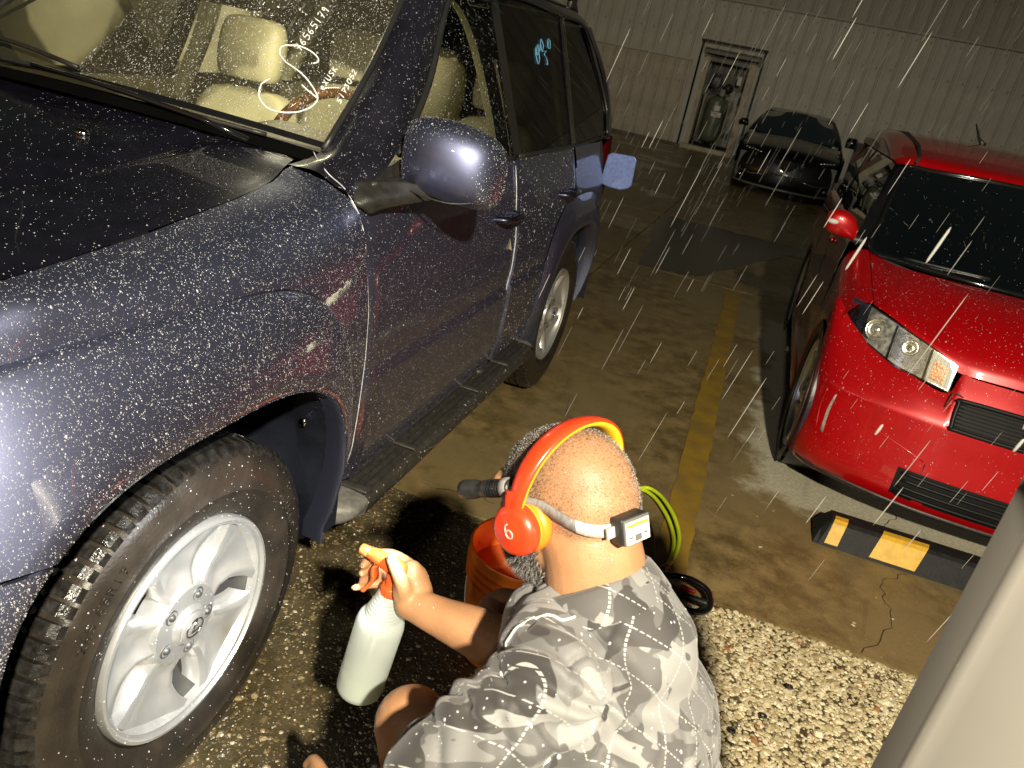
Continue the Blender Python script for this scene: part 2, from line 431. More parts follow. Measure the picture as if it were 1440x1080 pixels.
# ---- windscreen, glass
Zb = 1.19
def wsx(t, s):  # t 0..1 across from left edge to the middle, s up
    return
rows = []
for s, (yl, zl, xl) in zip((0, .33, .66, 1), ((.70, 1.235, -.25), (.885, 1.398, -.262), (1.07, 1.553, -.295), (1.25, 1.705, -.335))):
    r = []
    for a in (-1, -.8, -.5, 0, .5, .8, 1):
        x = CX-a*(CX-xl)*-1 if False else CX+(-a)*(xl-CX)*-1
        x = CX+a*(CX-xl)
        b = (1-abs(a)**2.2)
        r.append((x, yl-.135*b*(1-.3*s), zl+.040*b))
    rows.append(r)
WSROWS = rows
WSO = obj('windshield', patch(rows, 6, 6), M['wet_hazed_glass'], SUV)
lo = [Vector(p) for p in rows[0]]
edge = [Vector(r[0]) for r in rows]
edgeR = [Vector(r[-1]) for r in rows]
def band(P, Q, name, mt, parent=SUV, t=.006):
    P = np.array(P); Q = np.array(Q); V = np.concatenate([P, Q]); k = len(P)
    return obj(name, (V, [(i, i+1, k+i+1, k+i) for i in range(k-1)]), mt, parent, solid=t)
# black ceramic band and rubber seals
lows = cr(rows[0], 6); ups = cr(rows[0], 6)+(np.array(rows[1])[3]-np.array(rows[0])[3])*.075
cyl = 1-np.abs((lows[:, 0]-CX)/(.6))**6
obj('windshield_band', (np.concatenate([lows+[0, -.004, .005], ups+[0, -.004, .005]]), grid_faces(2, len(lows))), M['gloss'], SUV)
for rr, sx in ((0, 1), (-1, -1)):
    e = cr([r[rr] for r in rows], 5)
    P = e+[.006*sx, -.006, .004]
    obj('windshield_seal', tube(P, .0085, 8), M['rubber'], SUV)
# cowl and wipers
V = []
cow = cr([(p[0], p[1]-.004, p[2]-.006) for p in rows[0]], 6)
bon = cow+[0, -.075, -.012]
obj('cowl', (np.concatenate([cow, bon]), grid_faces(2, len(cow))), M['cowl'], SUV)
def onws(px, dy=.018, dz=.018):
    return px
w1 = [(-.36, .625, 1.252), (-.55, .56, 1.268), (-.85, .53, 1.292), (-1.15, .56, 1.285), (-1.30, .60, 1.27)]
obj('wiper_blade', tube(cr(w1, 6), .006, 6), M['black'], SUV)
obj('wiper_arm', tube([(-.38, .585, 1.235), (-.50, .565, 1.262), (-.7, .535, 1.285), (-.95, .515, 1.297)], [.010, .007, .006, .005], 6), M['gloss'], SUV)
w2 = [(-.85, .555, 1.31), (-1.1, .60, 1.325), (-1.4, .70, 1.31)]
obj('wiper_blade', tube(cr(w2, 6), .006, 6), M['black'], SUV)
obj('washer_nozzle', ellipsoid((-.61, .33, 1.215), (.02, .014, .009), n=10, m=8), M['chrome'], SUV)
# pillars
_e = lambda w: tuple(A_ for A_ in BS(.556, w))
rA = [[_e(1.25), _e(1.18), _e(1.13)],
      [(-.245, .61, 1.219), (-.155, .59, 1.213), (-.078, .585, 1.172)],
      [(-.252, .70, 1.236), (-.165, .665, 1.245), (-.085, .69, 1.205)],
      [(-.250, .82, 1.338), (-.175, .83, 1.358), (-.112, .86, 1.292)],
      [(-.263, .95, 1.450), (-.205, .98, 1.472), (-.165, 1.055, 1.408)],
      [(-.298, 1.10, 1.580), (-.25, 1.15, 1.60), (-.222, 1.215, 1.555)],
      [(-.336, 1.25, 1.706), (-.30, 1.31, 1.722), (-.262, 1.36, 1.655)]]
rA = [[a, tuple((np.array(a)+np.array(b))/2+[.012, -.004, .012]), b, tuple((np.array(b)+np.array(c))/2+[.014, -.008, .008]), c] for a, b, c in rA]
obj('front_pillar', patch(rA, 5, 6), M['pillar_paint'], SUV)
def gx(z): return -.07-.4167*(z-1.18)
G = lambda y, z, off=0: (gx(z)+off, y, z+off*.4)
def side_glass(name, pts, mt): return obj(name, ([G(y, z) for y, z in pts], [tuple(range(len(pts)))]), mt, SUV, smooth=False)
side_glass('front_door_window', [(.70, 1.19), (1.68, 1.19), (1.70, 1.665), (1.42, 1.665), (1.34, 1.645)], M['glass'])
side_glass('rear_door_window', [(1.72, 1.20), (2.44, 1.20), (2.585, 1.70), (2.08, 1.712), (1.78, 1.69)], M['glass_tint'])
side_glass('quarter_window', [(2.475, 1.20), (3.12, 1.22), (3.20, 1.34), (3.14, 1.52), (2.99, 1.685), (2.62, 1.70)], M['glass_tint'])
def strip(name, a, b, w, mt, t=.012, off=.003):
    a = np.array(a, float); b = np.array(b, float); d = b-a; nrm = np.array([d[1], -d[0]])/np.linalg.norm(d)*w/2
    P = [G(*(a+nrm), off), G(*(b+nrm), off), G(*(b-nrm), off), G(*(a-nrm), off)]
    return obj(name, (P, [(0, 1, 2, 3)]), mt, SUV, smooth=False, solid=t)
strip('door_pillar', (1.695, 1.19), (1.74, 1.69), .075, M['gloss'])
strip('door_pillar', (2.45, 1.19), (2.60, 1.70), .05, M['gloss'], off=.004)
strip('pillar_trim', (2.462, 1.20), (2.612, 1.70), .007, M['chrome'], off=.010, t=.004)
strip('pillar_trim', (2.425, 1.20), (2.575, 1.69), .005, M['chrome'], off=.010, t=.004)
obj('sail_panel', (np.array([G(.60, 1.185, .006), G(.80, 1.185, .006), G(.80, 1.24, .006), G(.72, 1.225, .006)]), [(0, 1, 2, 3)]), M['black'], SUV, smooth=False, solid=.02)
obj('belt_moulding', tube([G(y, 1.196, .010) for y in np.linspace(.62, 1.66, 12)], .008, 6), M['black'], SUV)
obj('belt_moulding', tube([G(y, 1.196+.014*max(0, (y-2.5)/.6), .010) for y in np.linspace(1.68, 3.12, 14)], .008, 6), M['black'], SUV)
obj('window_seal', tube(cr([G(.80, 1.25, .006), G(1.057, 1.41, .006), G(1.24, 1.57, .006), G(1.34, 1.645, .006), G(1.45, 1.665, .006), G(1.69, 1.668, .006)], 6), .010, 6), M['rubber'], SUV)
obj('window_seal', tube(cr([G(1.73, 1.69, .006), G(2.08, 1.712, .006), G(2.585, 1.702, .006), G(2.62, 1.70, .006), G(2.99, 1.687, .006), G(3.14, 1.52, .006), G(3.21, 1.34, .006), G(3.14, 1.22, .006)], 6), .009, 6), M['rubber'], SUV)
# roof and D pillar
rows = []
for y, zt, zr in ((1.25, 1.66, 1.712), (1.36, 1.668, 1.73), (1.6, 1.682, 1.752), (2.0, 1.716, 1.775), (2.5, 1.712, 1.778), (2.9, 1.695, 1.77), (3.08, 1.675, 1.755), (3.20, 1.63, 1.72)):
    x = gx(zt)+.006
    L = [(x, y, zt), (x-.012, y, zt+.02), (x-.055, y, zr-.018), (x-.12, y, zr), (x-.3, y, zr+.012), (CX, y, zr+.018)]
    rows.append(L+[(2*CX-a, b, c) for a, b, c in L[:-1][::-1]])
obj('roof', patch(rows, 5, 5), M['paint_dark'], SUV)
obj('rear_pillar', patch([[(-.262, 2.99, 1.69), (-.27, 3.09, 1.70), (-.30, 3.19, 1.70), (-.40, 3.24, 1.69)],
                          [(-.19, 3.15, 1.52), (-.185, 3.22, 1.52), (-.21, 3.29, 1.51), (-.33, 3.35, 1.50)],
                          [(-.125, 3.20, 1.34), (-.12, 3.27, 1.34), (-.14, 3.36, 1.33), (-.26, 3.42, 1.33)],
                          [(-.078, 3.10, 1.20), (-.085, 3.25, 1.195), (-.125, 3.385, 1.19), (-.22, 3.46, 1.19)]], 5, 5), M['paint_dark'], SUV)
obj('tailgate', patch([[(-.40, 3.24, 1.69), (CX, 3.28, 1.70), (-1.30, 3.24, 1.69)], [(-.26, 3.42, 1.33), (CX, 3.45, 1.33), (-1.44, 3.42, 1.33)], [(-.22, 3.45, 1.18), (CX, 3.48, 1.18), (-1.48, 3.45, 1.18)], [(-.2, 3.42, .6), (CX, 3.47, .6), (-1.5, 3.42, .6)]], 5, 4), M['paint_dark'], SUV)
M['tail'] = mat('red_lens', (.09, .004, .004), rough=.2, coat=1)
obj('tail_lamp', patch([[(-.10, 3.38, 1.20), (-.13, 3.42, 1.19), (-.2, 3.46, 1.18)], [(-.085, 3.39, 1.0), (-.11, 3.43, 1.0), (-.18, 3.46, 1.0)], [(-.085, 3.39, .86), (-.11, 3.43, .86), (-.18, 3.46, .86)]], 4, 4), M['tail'], SUV)
for s in (1, -1):
    xr = -.37 if s > 0 else 2*CX+.37
    obj('roof_rail', tube(cr([(xr, 1.42, 1.762), (xr, 1.50, 1.80), (xr, 1.7, 1.825), (xr, 2.3, 1.84), (xr, 2.8, 1.828), (xr, 3.0, 1.80), (xr, 3.10, 1.755)], 5), .018, 8), M['black'], SUV)
    for y in (1.46, 2.2, 3.02):
        obj('rail_foot', box((xr, y, 1.785), (.03, .09, .05)), M['black'], SUV, bevel=.008)
obj('rear_spoiler', box((CX, 3.27, 1.715), (1.0, .12, .025)), M['paint_dark'], SUV, bevel=.01)
# ---- mirror
def mirror(M_, parent, shift=None):
    pass
c = np.array((.075, .77, 1.262))
rows = []
for a in np.linspace(0, 2*PI, 18, endpoint=False):
    rows.append(a)
S = []
# stations across (x) from the root to the tip
for x, ry, rz, cz, cy in ((-.075, .014, .060, 1.262, .800), (-.060, .040, .078, 1.266, .792), (-.02, .062, .090, 1.270, .785), (.04, .074, .094, 1.270, .785), (.10, .076, .093, 1.264, .792), (.145, .068, .086, 1.257, .802), (.172, .05, .068, 1.250, .812), (.185, .022, .036, 1.246, .818)):
    r = []
    for a in np.linspace(0, 2*PI, 24, endpoint=False):
        ca, sa = math.cos(a), math.sin(a); q = 2/2.6
        yy = math.copysign(abs(ca)**q, ca); zz = math.copysign(abs(sa)**q, sa)
        if yy > 0: yy *= .45
        r.append((x, cy+yy*ry*1.15, cz+zz*rz))
    S.append(r)
S = np.array(S); S2 = np.array([cr(S[:, j], 5) for j in range(24)]).transpose(1, 0, 2)
nS = len(S2); F = grid_faces(nS, 24, closed_m=True)+[tuple(range(24))[::-1], tuple((nS-1)*24+i for i in range(24))]
MIR = obj('side_mirror', (S2.reshape(-1, 3), F), M['paint'], SUV)
obj('mirror_base', patch([[(-.16, .60, 1.195), (-.10, .60, 1.205), (-.03, .69, 1.212), (.03, .75, 1.200)], [(-.07, .56, 1.165), (-.04, .60, 1.178), (0, .70, 1.182), (.04, .76, 1.186)], [(-.05, .60, 1.135), (-.03, .64, 1.150), (.01, .72, 1.165), (.05, .78, 1.178)]], 5, 5), M['black'], MIR, solid=.02)
obj('mirror_seam', tube(cr([(-.06, .71, 1.205), (.02, .70, 1.190), (.10, .71, 1.186), (.17, .77, 1.200)], 5), .0025, 5), M['black'], MIR)
obj('mirror_glass', prism([(-.04, -.06), (.12, -.055), (.15, 0), (.13, .06), (-.03, .065)], (0, .822, 1.26), (1, 0, 0), (0, 0, 1), (0, 1, 0), .004), M['chrome'], MIR, smooth=False)
# ---- seams, painted pale for the light they catch
M['seam'] = mat('seam_glint', (.55, .56, .62), rough=.2, var=.3, vscale=30)
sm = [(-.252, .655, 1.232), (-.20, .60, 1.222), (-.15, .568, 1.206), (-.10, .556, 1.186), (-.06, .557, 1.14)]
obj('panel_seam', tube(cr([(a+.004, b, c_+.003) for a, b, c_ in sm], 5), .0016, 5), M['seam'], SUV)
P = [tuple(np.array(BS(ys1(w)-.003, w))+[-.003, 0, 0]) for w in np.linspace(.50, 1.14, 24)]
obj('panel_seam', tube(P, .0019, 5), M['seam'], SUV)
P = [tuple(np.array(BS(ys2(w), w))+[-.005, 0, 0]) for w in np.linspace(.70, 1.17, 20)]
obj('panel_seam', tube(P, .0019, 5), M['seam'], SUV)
# door handles (far along, seen edge-on)
for y in (1.50, 2.27):
    obj('door_handle', tube(cr([(-.03, y-.09, 1.02), (.02, y-.07, 1.025), (.028, y, 1.027), (.02, y+.07, 1.025), (-.03, y+.09, 1.02)], 4), .012, 8), M['paint_dark'], SUV)
# fuel flap standing open
ff = obj('fuel_flap', prism([(.0, .0), (.01, .145), (.03, .16), (.145, .165), (.160, .15), (.165, .02), (.15, .005), (.11, -.012), (.05, -.01)], (-.035, 3.0, .992), (1, 0, 0), (0, 0, 1), (0, 1, 0), .012), mat('flap_paint_lit', (.13, .18, .40), rough=.45, metal=.35, coat=1, coat_rough=.1, var=.15, vscale=60), SUV, smooth=False, bevel=.005)  # body paint given its own bluer colour for how it is lit
obj('flap_arm', tube([(-.05, 3.03, 1.07), (.02, 3.015, 1.07)], .01, 6), M['black'], SUV)
# ---- running board
RB = obj('running_board', (lambda: (lambda rows: patch(rows, 3, 4))([[(-.16, y, .395), (-.13, y, .402), (-.0, y, .392), (.028, y, .385), (.036, y, .370), (.030, y, .335), (-.02, y, .31)] for y in (.60, 1.0, 1.5, 1.8, 2.03)]))(), M['board'], SUV)
obj('end_cap', patch([[(-.16, .52, .36), (-.13, .52, .37), (-.09, .50, .375), (-.05, .49, .36), (-.04, .49, .33), (-.06, .49, .32)],
                      [(-.16, .55, .392), (-.13, .55, .40), (-.02, .53, .392), (.020, .53, .38), (.025, .54, .35), (-.02, .54, .32)],
                      [(-.16, .602, .397), (-.13, .602, .404), (-.0, .602, .394), (.030, .602, .386), (.037, .602, .370), (.030, .602, .334)]], 5, 5), M['steel'], RB)
obj('end_cap', patch([[(-.16, 2.03, .397), (-.13, 2.03, .404), (.0, 2.03, .394), (.042, 2.03, .386), (.05, 2.03, .35)], [(-.16, 2.10, .392), (-.13, 2.10, .398), (-.02, 2.09, .39), (.02, 2.08, .38), (.02, 2.08, .35)]], 5, 5), M['steel'], RB)
for k in range(8):
    x = -.128+k*.0205
    for a, b in ((.625, .88), (.925, 1.40), (1.445, 1.72), (1.75, 2.0)):
        z = .4035-.0008*k*1.3
        obj('tread_rib', box((x, (a+b)/2, z), (.012, b-a, .009)), M['board'], RB, smooth=False)
for y in (.612, .902, 1.422, 1.735):
    obj('tread_bridge', box((-.055, y, .402), (.17, .030, .010)), M['board'], RB, bevel=.004)
obj('board_emblem', lathe([(0, .007), (.026, .007), (.03, .003), (.03, -.01)], (-.05, 1.60, .405), (0, 0, 1), 20), M['board'], RB)
obj('sill', patch([[(-.03, y, .47), (-.06, y, .435), (-.10, y, .41), (-.17, y, .395)] for y in (.50, 1.0, 1.5, 2.06)], 4, 4), M['paint_dark'], SUV)
# ================================================================ wheels
def tyre_mesh(R, rim_r, w, out=0.0):
    pr = [(rim_r-.004, out-.045), (rim_r+.004, out-.026), (rim_r+.018, out-.012), (rim_r+.045, out-.002), (rim_r+.06, out), (rim_r+.062, out+.0022), (rim_r+.066, out+.0022), (rim_r+.068, out), (rim_r+.085, out-.002), (R-.045, out-.007), (R-.030, out-.013), (R-.022, out-.022), (R-.018, out-.034), (R-.016, out-.05)]
    half = [(r, x) for r, x in pr]
    back = [(r, -w+2*out-x) for r, x in pr[::-1]]
    return half+back
def polar(cy, cz, r, a, x): return (x, cy+r*math.cos(a), cz+r*math.sin(a))
def tread(cy, cz, R, w, n, rows=5):
    P = []
    xs = np.linspace(-.030, -w+.030, rows+1)
    for k in range(rows):
        xa, xb = xs[k]-.0035, xs[k+1]+.0035
        for i in range(n):
            da = 2*PI/n; j = .35*da*((k % 2))
            a0 = i*da+j; a1 = a0+da*(.70+.08*math.sin(i*2.3+k)); sk = .45*da*(1 if k % 2 else -1)
            rt = R-.001; rb = R-.018
            if k == 0:
                xo = -.020; V = [polar(cy, cz, R-.034, a0, xo+.006), polar(cy, cz, R-.034, a1, xo+.006), polar(cy, cz, R-.015, a1, xo), polar(cy, cz, R-.015, a0, xo),
                     polar(cy, cz, rt-.004, a0, -.032), polar(cy, cz, rt-.004, a1, -.032), polar(cy, cz, rt, a1, xb), polar(cy, cz, rt, a0, xb), polar(cy, cz, rb, a0, xb), polar(cy, cz, rb, a1, xb)]
                F = [(0, 1, 2, 3), (3, 2, 5, 4), (4, 5, 6, 7), (7, 6, 9, 8), (0, 3, 4, 7, 8), (1, 9, 6, 5, 2)]
            else:
                V = [polar(cy, cz, rb, a0, xa), polar(cy, cz, rb, a1, xa), polar(cy, cz, rb, a1+sk, xb), polar(cy, cz, rb, a0+sk, xb),
                     polar(cy, cz, rt, a0, xa), polar(cy, cz, rt, a1, xa), polar(cy, cz, rt, a1+sk, xb), polar(cy, cz, rt, a0+sk, xb)]
                F = [(0, 3, 2, 1), (4, 5, 6, 7), (0, 1, 5, 4), (1, 2, 6, 5), (2, 3, 7, 6), (3, 0, 4, 7)]
            P.append((V, F))
    return join(*P)
FONT = {
 '0': [[(0,.2),(0,.8),(.3,1),(.6,.8),(.6,.2),(.3,0),(0,.2)]], '1': [[(.3,0),(.3,1)]], '2': [[(0,.8),(.3,1),(.6,.75),(.0,0),(.65,.05)]],
 '3': [[(0,.95),(.5,.95),(.2,.6),(.55,.4),(.4,.05),(0,.05)]], '5': [[(.6,1),(.1,.95),(.05,.55),(.5,.55),(.6,.25),(.3,0),(0,.1)]],
 '6': [[(.5,1),(.1,.6),(.0,.25),(.25,0),(.5,.2),(.4,.45),(.05,.35)]], '7': [[(0,.95),(.6,1),(.25,0)],[(.1,.5),(.5,.5)]], '9': [[(.5,.8),(.3,1),(.05,.8),(.2,.55),(.5,.8),(.45,.0)]],
 'A': [[(0,0),(.3,1),(.6,0)],[(.1,.4),(.5,.4)]], 'e': [[(0,.4),(.5,.45),(.35,.75),(.05,.5),(.15,.05),(.5,.1)]], 'X': [[(0,0),(.6,1)],[(0,1),(.6,0)]],
 'U': [[(0,1),(.02,.2),(.3,0),(.55,.2),(.6,1)]], 'S': [[(.6,.9),(.25,1),(.05,.75),(.55,.3),(.35,0),(0,.1)]], 'K': [[(0,0),(0,1)],[(.5,1),(.05,.5),(.6,0)]],
 '.': [[(.1,0),(.15,.1)]], 'N': [[(0,0),(0,1),(.6,0),(.6,1)]], 'O': [[(0,.2),(0,.8),(.3,1),(.6,.8),(.6,.2),(.3,0),(0,.2)]], 'M': [[(0,0),(0,1),(.35,.4),(.7,1),(.7,0)]],
 'H': [[(0,0),(0,1)],[(.6,0),(.6,1)],[(0,.5),(.6,.5)]], 'I': [[(.3,0),(.3,1)]], 'L': [[(0,1),(0,0),(.5,0)]], 'b': [[(0,1.5),(0,.3)],[(0,.3),(.1,.75),(.4,.9),(.75,.7),(.8,.35),(.5,.02),(.15,.05),(0,.3)]],
 'D': [[(0,0),(0,1),(.4,.9),(.6,.5),(.4,.1),(0,0)]], 'W': [[(0,1),(.15,0),(.35,.7),(.55,0),(.7,1)]], 'R': [[(0,0),(0,1),(.5,.85),(.4,.5),(0,.5),(.6,0)]], 'T': [[(0,1),(.6,1)],[(.3,1),(.3,0)]], 'E': [[(.5,1),(0,1),(0,0),(.5,0)],[(0,.5),(.4,.5)]], 'G': [[(.6,.85),(.3,1),(0,.7),(0,.3),(.3,0),(.6,.2),(.6,.5),(.35,.5)]],
}
def write(s, fn, size, r, gap=.35, n=5):
    """fn(u,v) -> 3D point"""
    P = []; u = 0
    for ch in s:
        if ch == ' ': u += .6*size; continue
        for st in FONT[ch]:
            q = []
            for a, b in zip(st[:-1], st[1:]):
                for t in (0, .5): q.append((a[0]+(b[0]-a[0])*t, a[1]+(b[1]-a[1])*t))
            q.append(st[-1])
            P.append(tube([fn(u+a*size, b*size) for a, b in q], r, n))
        u += (.6+gap)*size
    return join(*P)
def wheel(cy, cz, parent, R=.388, rr=.232, x=-.012, nsp=5, full=True, w=.25, mirror_=1):
    def S(vf):
        v = np.array(vf[0]); v[:, 0] += x; return v, vf[1]
    f = rr/.232
    ring = [(rr, -.040), (rr+.002, -.020), (rr-.002, -.0125), (rr-.008, -.012), (rr-.011, -.019), (rr-.014, -.021), (rr-.018, -.021), (rr-.025, -.040)]
    hub = [(0, -.018), (.036*f, -.019), (.040*f, -.026), (.044*f, -.030), (.082*f, -.034), (.090*f, -.05), (.09*f, -.09)]
    wm = obj('wheel', S(join(lathe(ring, (0, cy, cz), (1, 0, 0), 96), lathe(hub, (0, cy, cz), (1, 0, 0), 48))), M['alloy'], parent, origin=(x, cy, cz), autos=35)
    obj('rim_barrel', S(lathe([(rr-.0245, -.039), (rr-.03, -.075), (rr-.034, -.13), (rr-.045, -.19)], (0, cy, cz), (1, 0, 0), 96)), M['barrel_shaded'], wm)
    prt = tyre_mesh(R, rr, w)
    ty = obj('tyre', S(lathe(prt, (0, cy, cz), (1, 0, 0), 128)), M['tyre'], wm)
    n = 76 if full else 60
    ba = random.random()
    o = obj('tread_block', S(tread(cy, cz, R, w, n, 5)), M['tread'], wm, smooth=False); o['kind'] = 'stuff'
    for k in range(nsp):
        a0 = 2*PI*k/nsp+.42
        rs = np.linspace(.055*f, rr-.021, 16); V = []
        sv = [-1, -1, -.97, -.86, -.72, -.5, -.25, 0, .25, .5, .72, .86, .97, 1, 1]; nsv = len(sv)
        for r in rs:
            t = (r-rs[0])/(rs[-1]-rs[0])
            hw = np.interp(t, [0, .12, .35, .6, .85, 1], [.49, .40, .31, .31, .39, .46])*6/nsp
            base = np.interp(t, [0, .15, .4, .7, 1], [-.036, -.036, -.046, -.042, -.026])
            for q, s in enumerate(sv):
                dip = -.013*(1-min(1, abs(s)/.8)**2.5)*min(1, t*3) - (.004 if abs(s) > .96 else 0)
                xx = base+dip
                if q in (0, nsv-1): xx = base-.05
                V.append(polar(cy, cz, r, a0+s*hw, xx))
        obj('spoke', S((V, grid_faces(16, nsv))), M['alloy'], wm)
        b = a0+PI/nsp
        pc = np.array(polar(cy, cz, .062*f, b, -.032))
        obj('lug_nut', S(join(lathe([(.0, .006), (.006*f, .005), (.0085*f, 0), (.0085*f, -.01)], pc, (1, 0, 0), 6), lathe([(.0125*f, -.004), (.0135*f, .0005), (.0155*f, -.001), (.0165*f, -.004)], pc+[.001, 0, 0], (1, 0, 0), 20))), M['alloy_dark'], wm)
    cap = lathe([(0, -.0135), (.028*f, -.0145), (.031*f, -.018), (.033*f, -.021)], (0, cy, cz), (1, 0, 0), 36)
    capo = obj('centre_cap', S(cap), M['alloy'], wm)
    if full:
        ov = [(-.0125, cy+.023*math.cos(t), cz+.0185*math.sin(t)) for t in np.linspace(0, 2*PI, 32, endpoint=False)]
        lg = tube([(-.0122, cy+.006, cz+.016), (-.0122, cy-.008, cz-.008), (-.0122, cy+.016, cz-.008)], .0022, 6)
        obj('cap_emblem', S(join(tube(ov, .0017, 6, closed=True), lg)), M['chrome'], wm)
    obj('brake_disc', S(lathe([(.06, -.10), (.14*f, -.10), (.14*f, -.12)], (0, cy, cz), (1, 0, 0), 40)), M['alloy_dark'], wm)
    obj('gap_shade_disc', S(lathe([(0, -.15), (rr-.03, -.15)], (0, cy, cz), (1, 0, 0), 32)), M['black'], wm)  # black disc standing for the shade behind the spokes
    return wm
W1 = wheel(0, ZC, SUV, x=-.008)
# raised maker's letters on the front tyre
def side_text(s, r, a0, cy, cz, x, size, parent):
    da = lambda u: u/r
    vf = write(s, lambda u, v: (x, cy+(r+v)*math.cos(a0-da(u)), cz+(r+v)*math.sin(a0-da(u))), size, .0011, n=5)
    return obj('sidewall_lettering', vf, M['tyre'], parent)
side_text('NOMAD', .300, .62, 0, ZC, -.0095, .026, W1)
side_text('265 65R17', .318, 2.6, 0, ZC, -.0095, .018, W1)
def copy_tree(o, parent, dloc=(0, 0, 0), name=None):
    c = o.copy(); COL.objects.link(c); c.parent = parent
    c.location = Vector(o.location)+Vector(dloc)
    ORG[c.name] = ORG[o.name]+Vector(dloc)
    for ch in list(o.children): copy_tree(ch, c)
    return c
W2 = copy_tree(W1, SUV, (0, WB, 0))
for w_ in (W1, W2):
    c = copy_tree(w_, SUV, (0, 0, 0)); c.location.x = 2*CX-w_.location.x-2*SUV.location.x; c.rotation_euler.z = PI
# mirrored body panels of the far side
for o in list(SUV.children):
    if o.name.split('.')[0] in ('wheel_arch_flare', 'front_fender', 'bumper_corner', 'front_door', 'rear_door', 'quarter_panel', 'front_pillar', 'rear_pillar', 'side_mirror', 'front_door_window', 'rear_door_window', 'quarter_window', 'door_pillar', 'headlight', 'window_seal', 'belt_moulding', 'tail_lamp', 'sill', 'arch_liner', 'arch_wall', 'sail_panel'):
        c = o.copy(); COL.objects.link(c); c.parent = SUV; c.scale = (-1, 1, 1); c.location.x = -o.location.x
# ---- cabin
def seat(x, y, z, name='seat', sc=1, posts=True):
    rows = []
    for t, yy, hw, d in ((0, -.02, .22, .05), (.25, .0, .235, .06), (.6, .05, .235, .06), (.85, .10, .21, .055), (.97, .125, .15, .035)):
        zz = z-.62+t*.62
        rows.append([(x-hw, y+yy, zz), (x-hw*.9, y+yy-d, zz), (x-hw*.45, y+yy-d*.75, zz), (x, y+yy-d*.7, zz), (x+hw*.45, y+yy-d*.75, zz), (x+hw*.9, y+yy-d, zz), (x+hw, y+yy, zz), (x+hw*.9, y+yy+d, zz), (x, y+yy+d*1.2, zz), (x-hw*.9, y+yy+d, zz), (x-hw, y+yy, zz)])
    rows.append([(x, y+.13, z-.005)]*11)
    s = obj(name, patch(rows, 4, 4), M['tan'], SUV)
    hr = []
    for zz, hw, d in ((.03, .08, .03), (.035, .125, .048), (.10, .140, .060), (.18, .138, .058), (.235, .118, .045), (.25, .07, .02)):
        r = []
        for a in np.linspace(0, 2*PI, 20, endpoint=False):
            ca, sa = math.cos(a), math.sin(a)
            r.append((x+math.copysign(abs(ca)**.6, ca)*hw, y+.10+zz*.16+math.copysign(abs(sa)**.7, sa)*d, z+zz))
        hr.append(r)
    hr = np.array(hr); H2 = np.array([cr(hr[:, j], 5) for j in range(20)]).transpose(1, 0, 2); k = len(H2)
    obj('headrest', (H2.reshape(-1, 3), grid_faces(k, 20, closed_m=True)+[tuple(range(20)), tuple((k-1)*20+i for i in range(20))]), M['tan'], s)
    if posts:
        for sx in (-.055, .055):
            obj('headrest_post', tube([(x+sx, y+.11, z-.02), (x+sx, y+.115, z+.05)], .007, 8), M['chrome'], s)
            obj('post_collar', lathe([(.014, -.006), (.014, .004), (.006, .006)], (x+sx, y+.11, z-.004), (0, 0, 1), 12), M['chrome'], s)
    return s
seat(-.47, 1.60, 1.215); seat(-1.22, 1.60, 1.215)
for x in (-.47, -.85, -1.23): seat(x, 2.42, 1.23, 'rear_seat', posts=False)
obj('dashboard', patch([[(x, .66, 1.20+b*.03), (x, .80, 1.215+b*.03), (x, .92, 1.17+b*.02), (x, .97, 1.05), (x, .95, .8)] for x, b in ((-.14, 0), (-.3, .4), (-.6, 1), (-.85, 1), (-1.1, 1), (-1.4, .4), (-1.56, 0))], 4, 5), M['dash'], SUV)
obj('instrument_hood', patch([[(-.28, .85, 1.19), (-.28, .95, 1.20), (-.28, .98, 1.17)], [(-.38, .84, 1.215), (-.38, .95, 1.235), (-.38, .99, 1.21)], [(-.55, .84, 1.22), (-.55, .95, 1.24), (-.55, .99, 1.215)], [(-.66, .85, 1.19), (-.66, .95, 1.20), (-.66, .98, 1.17)]], 4, 5), M['dash'], SUV)
a = np.linspace(0, 2*PI, 40, endpoint=False)
sc_, tl = np.array((-.47, 1.07, 1.16)), math.radians(62)
SW = obj('steering_wheel', tube([sc_+np.array((.19*math.cos(t), -.19*math.sin(t)*math.cos(tl)*-1, .19*math.sin(t)*math.sin(tl))) for t in a], .0165, 10, closed=True), M['wood'], SUV)
obj('wheel_hub', ellipsoid(sc_, (.075, .03, .06)), M['tan_trim'], SW)
for sx in (-1, 1): obj('wheel_spoke', tube([sc_, sc_+[sx*.18, 0, 0]], .012, 6), M['tan_trim'], SW)
for sx in (1, -1):
    X = (lambda v: v) if sx > 0 else (lambda v: 2*CX-v)
    q_ = 1 if sx > 0 else .55; dy_ = 0 if sx > 0 else .14
    obj('pillar_trim_panel', patch([[(X(gx(z)-.035), y+dy_, z), (X(gx(z)-.075), y+dy_+.03*q_, z), (X(gx(z)-.085), y+dy_+.10*q_, z), (X(gx(z)-.05), y+dy_+.16*q_, z)] for y, z in ((1.55, .9), (1.60, 1.2), (1.60, 1.45), (1.54, 1.60), (1.40, 1.66), (1.30, 1.675))], 4, 5), M['tan_trim'], SUV)
    obj('door_card', patch([[(X(-.10), y, .6), (X(-.12), y, 1.0), (X(-.10), y, 1.16), (X(-.085), y, 1.18)] for y in (.7, 1.2, 1.66, 2.4, 3.0)], 4, 4), M['dash'], SUV)
    obj('rear_pillar_trim', patch([[(X(gx(z)-.03), y, z), (X(gx(z)-.07), y+.05, z), (X(gx(z)-.05), y+.12, z)] for y, z in ((2.42, 1.19), (2.46, 1.4), (2.55, 1.66))], 4, 4), M['tan_trim'], SUV)
